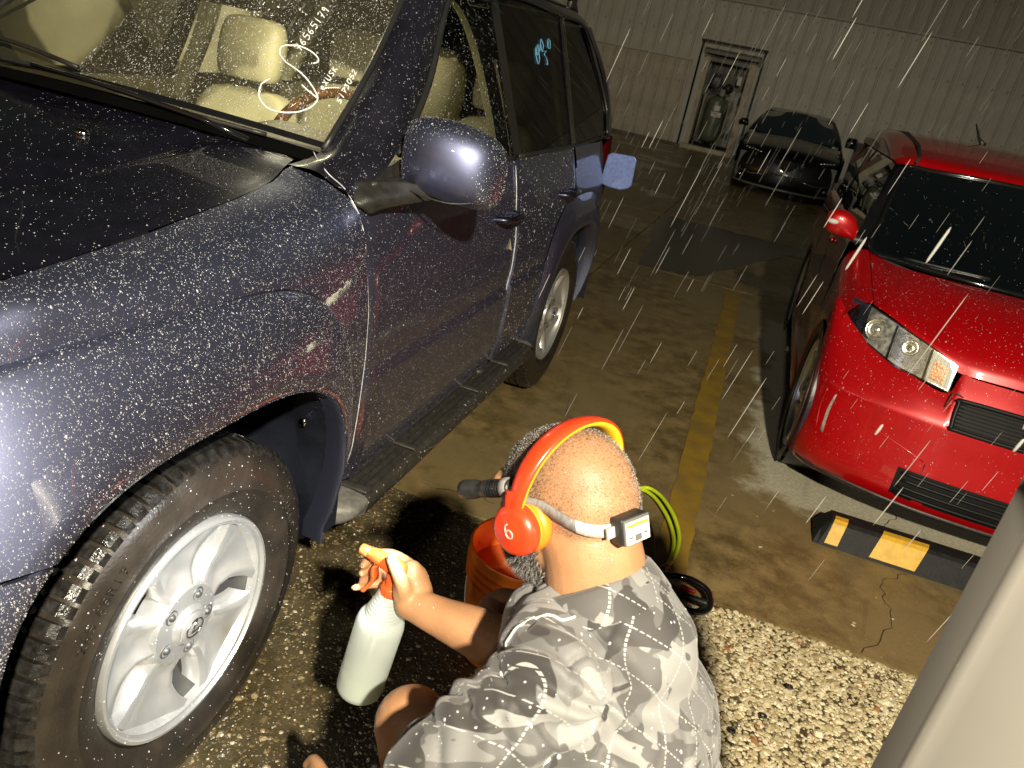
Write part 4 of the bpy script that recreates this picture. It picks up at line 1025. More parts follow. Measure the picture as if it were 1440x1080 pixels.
# headlamps
def lampsurf(u, v):  # u 0 outer end .. 1 inner end, v 0 bottom .. 1 top
    x = np.interp(u, [0, .25, .5, .75, 1], [1.262, 1.36, 1.465, 1.57, 1.668]); y = np.interp(u, [0, .25, .5, .75, 1], [2.50, 2.375, 2.285, 2.235, 2.208])
    zb = np.interp(u, [0, .2, .5, 1], [.770, .705, .665, .640]); zt = np.interp(u, [0, .2, .5, .85, 1], [.845, .845, .815, .770, .745])
    return np.array((x, y+.035*v, zb+(zt-zb)*v))
def lsheet(u0, u1, v0, v1, off, n=10, m=6):
    V = [lampsurf(u0+(u1-u0)*i/n, v0+(v1-v0)*j/m)+[-.3*off, -off, .25*off] for i in range(n+1) for j in range(m+1)]
    return V, grid_faces(n+1, m+1)
M['lens'] = glass('lamp_lens', (.93, .93, .90), .9)
M['reflector'] = mat('lamp_reflector', (.80, .78, .66), rough=.22, metal=.85, var=.25, vscale=60, bump=.5, bscale=90)
M['amber'] = mat('amber_reflector', (.62, .26, .06), rough=.3, var=.3, vscale=90, bump=.6, bscale=120)
HL = obj('headlamp', lsheet(0, 1, 0, 1, .022, 16, 8), M['lens'], RED)
obj('lamp_housing', lsheet(-.0, 1, 0, 1, .004, 16, 8), M['gloss'], HL); obj('lamp_bezel', lsheet(.17, .99, .05, .96, .007, 16, 8), mat('lamp_bezel_chrome', (.55, .54, .46), rough=.25, metal=.6, var=.5, vscale=45, bump=.4, bscale=70), HL)
def bowl(u, v, r, mt, d=.02):
    c_ = lampsurf(u, v)+[-.0, -.010, .004]
    return obj('reflector_bowl', lathe([(r, .008), (r*.93, .010), (r*.85, .004), (r*.6, .001), (r*.42, .003), (r*.38, .009), (r*.2, .014), (0, .015)], c_, (-.35, -1, .35), 28), mt, HL)
bowl(.27, .50, .046, M['reflector']); 
obj('reflector_panel', lsheet(.44, .735, .16, .90, .0105, 8, 6), M['reflector'], HL)
c_ = lampsurf(.56, .62)+[0, -.014, .004]; obj('reflector_bowl', lathe([(.032, .006), (.028, .009), (.02, .002), (.01, .004), (0, .010)], c_, (-.3, -1, .3), 22), M['reflector'], HL)
obj('reflector_panel', lsheet(.765, .975, .10, .93, .0105, 8, 6), M['label'], HL)
obj('amber_panel', lsheet(.79, .93, .16, .74, .013, 6, 5), M['amber'], HL)
for k in range(6): obj('lamp_flute', lsheet(.775+k*.034, .782+k*.034, .12, .9, .0165, 1, 5), M['lens'], HL)
obj('lamp_divider', lsheet(.742, .758, .05, .95, .017, 1, 6), M['chrome'], HL)
obj('lamp_divider', lsheet(.415, .43, .05, .95, .017, 1, 6), M['gloss'], HL)
for o in [HL]+list(HL.children):
    c = o.copy(); COL.objects.link(c)
    if o is HL: c.scale = (-1, 1, 1); HL2 = c
    else: c.parent = HL2
# grilles
M['mesh'] = mat('grille_black', (.005, .005, .005), rough=.6, var=.3, spec=.2)
M['gbar'] = mat('grille_bar_black', (.008, .008, .008), rough=.5, spec=.25)
def gsurf(x, z, off=.0):
    y = float(np.interp(x, [p[0] for p in plan[::-1]], [p[1] for p in plan[::-1]])) if x <= RX else float(np.interp(2*RX-x, [p[0] for p in plan[::-1]], [p[1] for p in plan[::-1]]))
    ins = float(np.interp(z, [.16, .22, .30, .42, .50, .535, .58, .66, .72], [.02, -.012, -.006, .012, .022, .028, .048, .075, .10]))
    return (x, y+ins-off, z)
def gpanel(x0_, x1_, z0, z1, off, n=24, m=5): return [gsurf(x0_+(x1_-x0_)*i/n, z0+(z1-z0)*j/m, off) for i in range(n+1) for j in range(m+1)], grid_faces(n+1, m+1)
UG = obj('upper_grille', gpanel(1.70, 2.36, .535, .640, .006), M['mesh'], RED)
obj('grille_surround', tube(cr([gsurf(1.70, .545, .01), gsurf(1.72, .535, .01), gsurf(2.03, .533, .01), gsurf(2.34, .535, .01), gsurf(2.36, .545, .01), gsurf(2.36, .63, .01), gsurf(2.34, .642, .01), gsurf(2.03, .644, .01), gsurf(1.72, .642, .01), gsurf(1.70, .63, .01)], 4, closed=True), .009, 6, closed=True), M['gbar'], UG)
for k in range(7):
    z = .548+k*.0135
    obj('grille_wire', tube([gsurf(x, z, .010) for x in np.linspace(1.705, 2.355, 24)], .0024, 5), M['gbar'], UG)
ring = [np.array(gsurf(1.985, .588, .014))+[.043*math.cos(t), 0, .034*math.sin(t)] for t in np.linspace(0, 2*PI, 28, endpoint=False)]
obj('grille_badge', join(tube(ring, .0045, 6, closed=True), tube([ring[0]*.0+np.array(gsurf(1.96, .592, .014)), np.array(gsurf(2.01, .584, .014))], .004, 5)), mat('badge', (.06, .06, .06), rough=.3, metal=.5), UG)
LG = obj('lower_grille', gpanel(1.585, 2.475, .205, .325, .005), M['mesh'], RED)
for k in range(4):
    z = .225+k*.028
    obj('grille_bar', tube([gsurf(x, z, .010) for x in np.linspace(1.60, 2.46, 24)], .0060, 6), M['gbar'], LG)
# corner reflector and fine seams
both(obj('side_reflector', patch([[gsurf(1.262, .50, .004), gsurf(1.295, .495, .004)], [gsurf(1.258, .42, .005), gsurf(1.288, .42, .005)], [gsurf(1.268, .335, .005), gsurf(1.292, .325, .006)]], 2, 3), mat('grey_mesh', (.22, .21, .18), rough=.5, var=.5, vscale=260), RED, solid=.004))
both(obj('reflector_rim', tube(cr([gsurf(1.258, .505, .006), gsurf(1.254, .42, .007), gsurf(1.264, .33, .007)], 4), .004, 6), M['red'], RED))
both(obj('bumper_seam', tube(cr([gsurf(1.66, .60, .002), gsurf(1.672, .652, .002), gsurf(1.69, .658, .002), gsurf(1.71, .652, .002)], 4), .0022, 5), M['black'], RED))
both(obj('bumper_crease', tube(cr([gsurf(1.45, .43, .0), gsurf(1.56, .405, .0), gsurf(1.66, .375, .0)], 4), .003, 6), M['red'], RED))
obj('number_plate_mount', join(tube([gsurf(1.668, z, .002) for z in (.37, .30, .25, .21)], .0018, 4), tube([gsurf(2.392, z, .002) for z in (.37, .30, .25, .21)], .0018, 4)), M['black'], RED)
obj('under_tray', box((RX, 3.9, .25), (1.5, 3.2, .16)), M['black'], RED, smooth=False)
obj('front_lip', tube([gsurf(x, .165, .0) for x in np.linspace(1.24, 2.82, 40)], .012, 6), M['black'], RED)
for cy in (2.66, 5.0):
    both(obj('arch_liner', lathe([(.352, -.0), (.352, .34), (.05, .34)], (1.21, cy, .335), (1, 0, 0), 32), M['liner'], RED))
    rw = wheel(cy, .325, RED, R=.325, rr=.262, x=1.192, nsp=5, full=False, w=.20)
    # outer face looks to -x here: turn it round
    rw.rotation_euler.z = PI
    c2_ = copy_tree(rw, RED); c2_.rotation_euler.z = 0; c2_.location.x = -rw.location.x
# cabin
M['cab'] = mat('dark_cabin', (.012, .012, .012), rough=.8)
obj('cabin', join(box((RX, 4.2, .95), (1.4, 2.4, .04)), box((RX, 3.1, .93), (1.35, .35, .08))), M['cab'], RED, smooth=False)
for sx in (-.36, .36):
    st = obj('seat', ellipsoid((RX+sx, 3.95, 1.0), (.24, .10, .32), n=16, m=12), M['cab'], RED)
    obj('headrest', ellipsoid((RX+sx, 4.0, 1.30), (.13, .06, .08), n=14, m=10), M['cab'], st)
obj('wiper_blade', tube(cr([(1.45, 2.90, 1.0), (1.6, 2.86, 1.005), (1.8, 2.83, 1.01)], 4), .007, 5), M['rubber'], RED)
obj('windscreen_label', box((2.32, 3.40, 1.30), (.12, .004, .03)), M['label'], RED, smooth=False)
# ================================================================ the black saloon at the wall
SX, SY = .93, 14.8
SED = empty('saloon', (SX, SY, 0), 'black saloon car parked nose out against the ribbed wall, almost lost in the dark', 'car')
def sp(rows, name, mt=None, **k): return obj(name, patch([[(SX+x, SY+y, z) for x, y, z in r] for r in rows], 4, 4), mt or M['black_paint'], SED, **k)
def full(half): return half+[(-x, y, z) for x, y, z in half[:-1][::-1]]
sp([full([(-.84, -1.2, z), (-.80, -1.5+i_, z), (-.55, -1.68+i_, z), (0, -1.76+i_, z)]) for z, i_ in ((.16, .05), (.24, 0), (.38, -.02), (.50, 0), (.62, .04), (.70, .10))], 'front_bumper')
sp([full([(-.84, y, z-.10), (-.80, y, z-.03), (-.6, y+d, z), (-.3, y+d*1.3, z+.02), (0, y+d*1.4, z+.03)]) for y, z, d in ((-1.48, .74, -.12), (-1.35, .80, -.10), (-1.0, .88, -.08), (-.62, .94, -.10))], 'hood')
for s in (1, -1):
    sp([[(s*-.84, y, zt), (s*-.87, y, .82), (s*-.875, y, .55), (s*-.86, y, zb), (s*-.82, y, zb)] for y, zt, zb in ((-1.5, .72, .45), (-1.2, .80, .60), (-.9, .86, .45), (-.6, .92, .22), (.5, .97, .22), (1.4, .99, .3), (2.4, .98, .3))], 'body_side')
    sp([[(s*-.82, y, .95), (s*-.72, y2, 1.15), (s*-.60, y3, 1.34)] for y, y2, y3 in ((-.45, -.15, .15), (.3, .3, .35), (1.2, 1.2, 1.15), (2.0, 1.75, 1.5))], 'side_window', M['glass_tint'])
    sp([[(s*-.86, -.42, 1.0), (s*-.98, -.42, 1.0), (s*-1.03, -.38, .99)], [(s*-.86, -.44, 1.06), (s*-.98, -.45, 1.08), (s*-1.04, -.39, 1.06)], [(s*-.88, -.40, 1.12), (s*-.98, -.40, 1.12), (s*-1.02, -.38, 1.10)]], 'wing_mirror', solid=.05)
sp([full([(-.70, -.55, .955), (-.4, -.68, .965), (0, -.72, .97)]), full([(-.62, -.18, 1.18), (-.35, -.26, 1.19), (0, -.28, 1.195)]), full([(-.55, .16, 1.345), (-.3, .10, 1.36), (0, .08, 1.365)])], 'windscreen', M['glass_tint'])
for s in (1, -1): sp([[(s*-.70, -.55, .955), (s*-.83, -.48, .95)], [(s*-.62, -.18, 1.18), (s*-.73, -.12, 1.16)], [(s*-.55, .16, 1.345), (s*-.60, .18, 1.34)]], 'front_pillar')
sp([full([(-.60, y, 1.345+d), (-.5, y, 1.375+d), (0, y, 1.395+d)]) for y, d in ((.13, -.02), (.4, .015), (1.0, .015), (1.6, -.03))], 'roof')
sp([full([(-.6, 1.6, 1.31), (0, 1.65, 1.36)]), full([(-.8, 2.4, .98), (0, 2.5, 1.02)]), full([(-.8, 2.5, .3), (0, 2.6, .3)])], 'rear')
M['led'] = mat('lamp_glint', (.8, .8, .78), rough=.12, metal=.9, var=.05)
for s, n_ in ((1, 6), (-1, 5)):
    hl = sp([[(s*-.80, -1.46, .68), (s*-.55, -1.60, .66), (s*-.36, -1.66, .62)], [(s*-.82, -1.42, .73), (s*-.55, -1.57, .71), (s*-.36, -1.62, .66)], [(s*-.82, -1.38, .77), (s*-.55, -1.53, .75), (s*-.36, -1.58, .69)]], 'headlamp', M['gloss'])
    for k in range(n_):
        t = k/6; obj('lamp_cell', ellipsoid((SX+s*(-.72+t*.30), SY-1.56-t*.12, .725-t*.035), (.024, .020, .016), n=10, m=8), M['led'], hl)
GR = sp([full([(-.24, -1.72, z), (0, -1.77, z)]) for z in (.42, .52, .64)], 'grille', M['mesh'])
for s in (1, -1):
    for t in (.0,): obj('grille_rim', tube(cr([(SX+s*.03, SY-1.80, .40), (SX+s*.24, SY-1.765, .41), (SX+s*.27, SY-1.74, .52), (SX+s*.24, SY-1.72, .66), (SX+s*.04, SY-1.76, .67), (SX+s*.03, SY-1.80, .40)], 4), .006, 6), M['gloss'], GR)
    obj('bumper_trim', tube(cr([(SX+s*.32, SY-1.74, .36), (SX+s*.55, SY-1.70, .33), (SX+s*.74, SY-1.60, .36)], 4), .010, 6), M['chrome'], SED)
    obj('fog_lamp', ellipsoid((SX+s*.70, SY-1.60, .27), (.03, .02, .025), n=10, m=8), M['led'], SED)
obj('front_lip', tube(cr([(SX-.82, SY-1.44, .17), (SX-.5, SY-1.70, .16), (SX, SY-1.78, .16), (SX+.5, SY-1.70, .16), (SX+.82, SY-1.44, .17)], 5), .02, 6), mat('grey_lip', (.10, .10, .08), rough=.5), SED)
for cy in (-.98, 1.75):
    for s in (1, -1):
        ww = obj('wheel', lathe([(0, 0), (.20, 0), (.21, .01), (.30, .012), (.325, .03), (.325, .2)], (SX+s*-.86, SY+cy, .325), (s, 0, 0), 28), M['tyre'], SED)
obj('under_body', box((SX, SY+.4, .45), (1.6, 3.9, .4)), M['black'], SED, smooth=False)
# ================================================================ wheel stop
WST = empty('wheel_stop', (2.2, 2.0, 0), 'black rubber wheel stop with yellow reflective blocks in front of the red car', 'parking stop')
xa, xb = 1.352, 3.15
def wsv(x, k):  # cross section
    t = min(1, (x-xa)/.07+.35)
    ya, yb = 1.885+.025*(x-xa), 2.085+.02*(x-xa)
    h = .095*t
    return [(x, ya, 0), (x, ya+.045, h*.88), (x, ya+.060, h), (x, yb-.065, h), (x, yb-.05, h*.88), (x, yb, 0)][k]
xs_ = [xa, xa+.02, xa+.05, xa+.09]+list(np.linspace(xa+.12, xb, 40))
V = [wsv(x, k) for x in xs_ for k in range(6)]
obj('stop_body', (V, grid_faces(len(xs_), 6)+[(0, 1, 2, 3, 4, 5)]), mat('stop_rubber', (.010, .010, .010), rough=.6, spec=.25, var=.3, vscale=30, bump=.4, bscale=100), WST, smooth=False)
M['refl_yellow'] = mat('reflective_yellow', (.62, .36, .03), rough=.5, var=.12, vscale=40, bump=.3, bscale=200)
def wsq(x0_, x1_, sk):
    P = []
    for x, k in ((x0_, 0), (x1_, 0), (x1_+sk, 1), (x0_+sk, 1)):
        a_, b_ = np.array(wsv(x, 0)), np.array(wsv(x, 1)); q = a_+(b_-a_)*(.12 if k == 0 else .97)+[0, -.0028, .0028]
        P.append(q)
    return P, [(0, 1, 2, 3)]
for q in ((1.395, 1.445, .02), (1.565, 1.735, .035), (2.13, 2.30, .035), (2.70, 2.87, .035)):
    P, F_ = wsq(*q)
    P = [np.array(p) for p in P]
    P[2] = np.array(wsv(q[1]+q[2], 2))+[0, .03, .003]; P[3] = np.array(wsv(q[0]+q[2], 2))+[0, .03, .003]
    # face wraps the bevel: bottom edge, bevel edge, top edge
    b0 = np.array(wsv(q[0]+q[2]*.6, 1))+[0, -.004, .003]; b1 = np.array(wsv(q[1]+q[2]*.6, 1))+[0, -.004, .003]
    c0 = np.array(wsv(q[0]+q[2]*.8, 2))+[0, -.002, .003]; c1 = np.array(wsv(q[1]+q[2]*.8, 2))+[0, -.002, .003]
    obj('reflective_block', ([P[0], P[1], b1, b0, c1, c0, P[2], P[3]], [(0, 1, 2, 3), (3, 2, 4, 5), (5, 4, 6, 7)]), M['refl_yellow'], WST, smooth=False)

# ================================================================ the crouching man
A = np.array
def nrm(v): v = A(v, float); return v/np.linalg.norm(v)
HC = A((.648, -.074, 1.006))                      # middle of the skull
hf = nrm((-.85, .42, -.38)); hl = nrm(np.cross((0, 0, 1), hf)); hl = nrm(hl+A((0, 0, -.04))); hu = nrm(np.cross(hf, hl))
HM = np.stack([hf, hl, hu], 1)                    # columns: forward, left, up
def H(f, l, u): return HC+HM@A((f, l, u), float)
def EL(f, l, u, a, b_, c_, n=28, m=20): return ellipsoid(H(f, l, u), (a, b_, c_), HM, n, m)
def limb(pts, rad, n=20, k=5):
    P = cr(pts, k); R2 = np.interp(np.linspace(0, len(pts)-1, len(P)), range(len(pts)), rad)
    return join(tube(P, R2, n), ellipsoid(P[0], (R2[0]*.98,)*3, n=n, m=10), ellipsoid(P[-1], (R2[-1]*.98,)*3, n=n, m=10))
MAN = empty('person', (.80, -.15, 0), 'man in grey camouflage shirt crouching by the front wheel, seen from behind', 'person')
Nb = A((.735, -.106, .885)); LS = A((.712, -.268, .838)); RS = A((.775, .030, .795)); LE = A((.575, -.385, .655)); LW = A((.46, -.27, .46))
RE = A((.685, -.062, .690)); RW = A((.438, -.036, .684))
PEL = A((.93, -.20, .34)); LH = A((.89, -.29, .33)); RH = A((.93, -.10, .33)); LK = A((.525, -.185, .602)); RK = A((.585, .045, .652)); LA = A((.64, -.30, .09)); RA = A((.66, .10, .09))
parts = [EL(-.010, 0, .013, .098, .077, .082), EL(-.045, 0, -.005, .066, .070, .068), EL(.030, 0, -.018, .064, .066, .075), EL(.046, 0, -.070, .056, .060, .048), EL(.062, 0, -.092, .036, .036, .026), EL(.036, .030, -.074, .046, .036, .048), EL(.036, -.030, -.074, .046, .036, .048),
         EL(.074, 0, .018, .030, .060, .020), EL(.030, .048, -.068, .045, .016, .034), EL(.030, -.048, -.068, .045, .016, .034),
         EL(.108, 0, -.022, .018, .014, .022), EL(.098, 0, -.005, .016, .010, .03), EL(.088, 0, -.055, .016, .026, .012), EL(.072, .030, -.022, .022, .020, .014), EL(.072, -.030, -.022, .022, .020, .014),
         EL(0, .078, -.012, .020, .010, .030), EL(0, -.078, -.012, .020, .010, .030)]
parts.append(limb([H(-.022, 0, -.030), H(-.040, 0, -.075), Nb, Nb+A((.04, -.01, -.07))], [.067, .069, .074, .062], 26))
parts.append(limb([H(-.050, 0, -.045), Nb+A((.012, -.004, .0))], [.046, .056], 20))

# torso
def tors(c, w, d, h, ax): # ellipsoid: w across the shoulders, d front to back, h along spine
    ac = nrm(LS-RS); sp_ = nrm(ax); fr = nrm(np.cross(ac, sp_)); sp_ = np.cross(fr, ac)
    return ellipsoid(c, (w, d, h), np.stack([ac, fr, sp_], 1), 30, 20)
spine = [Nb+A((.045, -.010, -.075)), A((.838, -.150, .70)), A((.885, -.175, .56)), A((.905, -.190, .42))]
TP = [tors(A((.785, -.130, .780)), .13, .065, .06, Nb-PEL), tors(A((.828, -.148, .705)), .145, .09, .11, Nb-PEL), tors(A((.868, -.165, .60)), .15, .10, .12, Nb-PEL), tors(A((.905, -.190, .44)), .16, .12, .15, Nb-PEL)]
parts += TP
parts += [limb([LS, LS*.45+LE*.55, LE, LE*.5+LW*.5, LW], [.045, .044, .042, .042, .028]),
          limb([RS, RS*.45+RE*.55+A((0, .01, -.01)), RE, RE*.58+RW*.42+A((0, 0, .003)), RW*.75+RE*.25, RW], [.045, .045, .043, .043, .033, .027])]
parts += [limb([LH, LH*.5+LK*.5+A((0, 0, .02)), LK], [.095, .085, .058]), limb([RH, RH*.5+RK*.5+A((0, 0, .02)), RK], [.095, .085, .058]),
          limb([LK, LK*.6+LA*.4+A((.04, 0, 0)), LA], [.056, .058, .038]), limb([RK, RK*.6+RA*.4+A((.04, 0, 0)), RA], [.056, .058, .038])]
# ---- right hand closed on the trigger of the bottle
BT = A((.396, -.028, 0))                           # bottle axis
hx = nrm((RW-RE)*A((1, 1, 0)))                     # forearm heading
fwd = A((-1., .05, 0)); fwd /= np.linalg.norm(fwd) # nozzle direction
side = A((.05, 1., 0))                             # far side of the bottle
NK = BT+A((0, 0, .694))                            # neck of the bottle where the hand grips
def HP(a, b_, c_): return NK+fwd*a+side*b_+A((0, 0, c_), float)
parts.append(limb([RW, HP(-.040, .010, -.004), HP(-.030, .014, .012)], [.029, .031, .030], 18))
parts.append(limb([HP(-.034, .012, -.012), HP(-.028, .022, .016), HP(-.024, .018, .034)], [.022, .026, .018], 16))
parts.append(limb([HP(-.032, -.004, -.010), HP(-.026, -.012, .010), HP(-.018, -.010, .020)], [.020, .018, .012], 16))
fing = [  # knuckle, middle joint, last joint, tip for index, middle, ring, little
    [(-.014, .032, .032), (.026, .040, .030), (.056, .028, .022), (.060, .004, .014)],
    [(-.018, .034, .014), (.024, .044, .012), (.056, .032, .003), (.061, .006, -.004)],
    [(-.022, .032, -.002), (.020, .042, -.006), (.052, .032, -.014), (.060, .008, -.020)],
    [(-.026, .028, -.018), (.012, .034, -.024), (.040, .024, -.030), (.070, .000, -.036)]]
for f_, r in zip(fing, ([.0105, .0098, .0088, .0078], [.0108, .010, .009, .008], [.0102, .0095, .0086, .0076], [.0092, .0084, .0076, .0066])):
    parts.append(limb([HP(*p) for p in f_], r, 12, 5))
parts.append(limb([HP(-.034, -.012, -.006), HP(-.030, -.019, .026), HP(-.014, -.018, .050), HP(.003, -.013, .066)], [.016, .0135, .0115, .0095], 14))
# left hand resting
for k in range(4):
    o_ = A((-.012*k, .014*k, 0)); parts.append(limb([LW+o_, LW+o_+A((-.05, .04, -.02)), LW+o_+A((-.07, .05, -.055))], [.010, .009, .008], 10))
parts.append(limb([LW, LW+A((-.035, .03, -.012))], [.028, .030], 14)); parts.append(limb([LW, LW+A((-.01, .05, .0)), LW+A((-.04, .07, -.01))], [.014, .011, .009], 10))
thumb_tip = HP(.003, -.013, .066)
# ---- skin: one surface, darker stubble where the hair is shaved close
def skin_mat():
    m = mat('skin', (.42, .215, .105), rough=.48, var=.10, vscale=26, bump=.35, bscale=420, sub=.12, spec=.45)
    N = m.node_tree.nodes; L = m.node_tree.links; b = N['Principled BSDF']
    at = N.new('ShaderNodeAttribute'); at.attribute_name = 'hair'
    mx_ = N.new('ShaderNodeMix'); mx_.data_type = 'RGBA'
    old = b.inputs['Base Color'].links[0].from_socket
    L.new(at.outputs['Fac'], mx_.inputs[0]); L.new(old, mx_.inputs[6]); mx_.inputs[7].default_value = (.050, .040, .035, 1)
    L.new(mx_.outputs[2], b.inputs['Base Color']); return m
M['skin'] = skin_mat()
body = remesh('body', parts, .0036, M['skin'], MAN, smooth=7)
M['nail'] = mat('nail', (.55, .34, .26), rough=.3, var=.03)
obj('thumbnail', ellipsoid(thumb_tip+A((.002, -.0065, .004)), (.0062, .0022, .0078), n=12, m=8), M['nail'], MAN)
# hair coverage per vertex, in head coordinates
nv = len(body.data.vertices); co = np.empty(nv*3); body.data.vertices.foreach_get('co', co); co = co.reshape(-1, 3)+A(MAN.location)
loc = (co-HC)@HM
def hairmask(q):
    f, l, u = q[:, 0], q[:, 1], q[:, 2]
    line = np.interp(f, [-.12, -.07, -.02, .02, .05, .085], [-.045, -.040, -.012, -.002, .020, .045])
    top = 1/(1+np.exp(-(u-line)*220))*(1/(1+np.exp((f-.078)*220)))
    thin = np.clip(.12+.88*1/(1+np.exp(-(f+.022+.35*(u-.03))*60)), 0, 1)     # nearly bald behind, denser in front
    thin = thin*.9+.1
    hh = top*thin
    be = (1/(1+np.exp(-(np.abs(f-.048)*-1+.040)*260)))*(1/(1+np.exp((u+.046)*200)))*(1/(1+np.exp(-(u+.135)*200)))
    be2 = (np.exp(-((f-.010-.30*(-.02-u))/.013)**2))*(u < -.01)*(u > -.07)*.8
    return np.clip(hh*.62, 0, 1), np.clip(be+be2, 0, 1)
h1_, b1_ = hairmask(loc)
isH = np.linalg.norm(loc*A((1, 1, .8)), axis=1) < .15
att = body.data.attributes.new('hair', 'FLOAT', 'POINT')
att.data.foreach_set('value', np.where(isH, np.clip(h1_*.85+b1_*.85, 0, 1), 0).astype(np.float32))
def hairs(name, mask, n, length, wd, mt, parent, seed):
    rg = np.random.default_rng(seed)
    me = body.data; nf = len(me.polygons)
    cen = np.empty(nf*3); me.polygons.foreach_get('center', cen); cen = cen.reshape(-1, 3)+A(MAN.location)
    no = np.empty(nf*3); me.polygons.foreach_get('normal', no); no = no.reshape(-1, 3)
    ar = np.empty(nf); me.polygons.foreach_get('area', ar)
    lc = (cen-HC)@HM; w_ = ar*mask(lc)*(np.linalg.norm(lc*A((1, 1, .8)), axis=1) < .15); w_ /= w_.sum()
    idx = rg.choice(nf, n, p=w_); c_ = cen[idx]+rg.normal(0, .0012, (n, 3)); nn = no[idx]
    comb = -HM[:, 2]*.5-HM[:, 0]*.2
    d = nn*.75+comb*.55+rg.normal(0, .28, (n, 3)); d /= np.linalg.norm(d, axis=1)[:, None]
    sd = np.cross(d, rg.normal(0, 1, (n, 3))); sd /= np.linalg.norm(sd, axis=1)[:, None]
    L_ = length*rg.uniform(.6, 1.2, n)[:, None]
    V = np.stack([c_-sd*wd, c_+sd*wd, c_+d*L_], 1).reshape(-1, 3)
    o = obj(name, (V, [(i*3, i*3+1, i*3+2) for i in range(n)]), mt, parent, smooth=False); o['kind'] = 'stuff'; return o
M['hair_d'] = mat('dark_hair', (.022, .018, .016), rough=.5); M['hair_g'] = mat('grey_hair', (.42, .40, .37), rough=.45)
hairs('hair', lambda q: hairmask(q)[0]**1.2, 26000, .0035, .00022, M['hair_d'], MAN, 1)
hairs('grey_hair', lambda q: hairmask(q)[0], 9000, .0035, .00022, M['hair_g'], MAN, 2)
hairs('stubble', lambda q: hairmask(q)[0]*0+(q[:, 2] > -.03)*(q[:, 0] < .01), 5000, .0014, .00018, M['hair_d'], MAN, 5)
hairs('grey_stubble', lambda q: hairmask(q)[0]*0+(q[:, 2] > -.035)*(q[:, 0] < .03), 15000, .0018, .00016, mat('white_hair', (.62, .56, .48), rough=.45), MAN, 6)
hairs('beard', lambda q: hairmask(q)[1]**1.5, 17000, .011, .00030, M['hair_d'], MAN, 3)
hairs('grey_beard', lambda q: hairmask(q)[1]**1.5*(q[:, 2] < -.06), 5200, .011, .00032, M['hair_g'], MAN, 4)
# ---- shirt
def infl(vf, k):
    return vf
def tors2(c, w, d, h): return tors(c, w, d, h, Nb-PEL)
SP = [tors2(A((.787, -.131, .800)), .163, .089, .078), tors2(A((.829, -.149, .715)), .178, .118, .135), tors2(A((.868, -.166, .60)), .172, .124, .145), tors2(A((.905, -.191, .44)), .178, .134, .16)]
slv = lambda S_, E_, t: S_*(1-t)+E_*t
SP += [limb([LS+A((.01, .01, 0)), slv(LS, LE, .35), slv(LS, LE, .66)], [.072, .071, .068], 24), limb([RS, slv(RS, RE, .35)+A((0, .01, 0)), slv(RS, RE, .55)], [.060, .060, .056], 24)]
for s in (1, -1):
    SS = LS if s > 0 else RS
    SP.append(limb([Nb*.55+SS*.45+A((.012, 0, -.022)), SS+A((.0, .0, -.012))], [.058, .064], 20))
SP.append(limb([Nb+A((.016, -.004, -.022)), Nb+A((.05, -.012, -.09))], [.090, .10], 26))
SP.append(limb([Nb+A((-.030, -.030, -.040)), LS*.5+Nb*.5+A((-.02, .0, -.02)), LS+A((-.01, .0, -.015))], [.066, .066, .062], 22))
SP.append(limb([Nb+A((-.020, .030, -.050)), RS*.5+Nb*.5+A((-.02, .0, -.02)), RS], [.058, .056, .054], 22))
SP.append(limb([LS+A((.01, .0, -.02)), LS*.5+Nb*.5+A((.035, .0, -.035)), Nb+A((.045, -.01, -.060)), RS*.5+Nb*.5+A((.03, .0, -.035)), RS+A((.01, 0, -.02))], [.066, .074, .078, .068, .058], 26))
SP.append(limb([Nb+A((.0, -.045, -.040)), LS*.6+Nb*.4+A((-.01, -.01, -.018))], [.068, .066], 24))
SP.append(limb([RS*.9+Nb*.1, A((.835, -.10, .72))], [.062, .10], 24))
SP.append(limb([A((.775, -.122, .870)), A((.80, -.13, .84))], [.080, .09], 26))
SP.append(limb([A((.712, -.165, .842)), A((.705, -.20, .83))], [.070, .070], 26))
SP.append(limb([A((.700, -.060, .842)), A((.75, -.02, .82))], [.066, .062], 26))
SP.append(limb([Nb+A((-.05, .0, -.075)), Nb+A((-.02, -.01, -.16))], [.075, .10], 22))
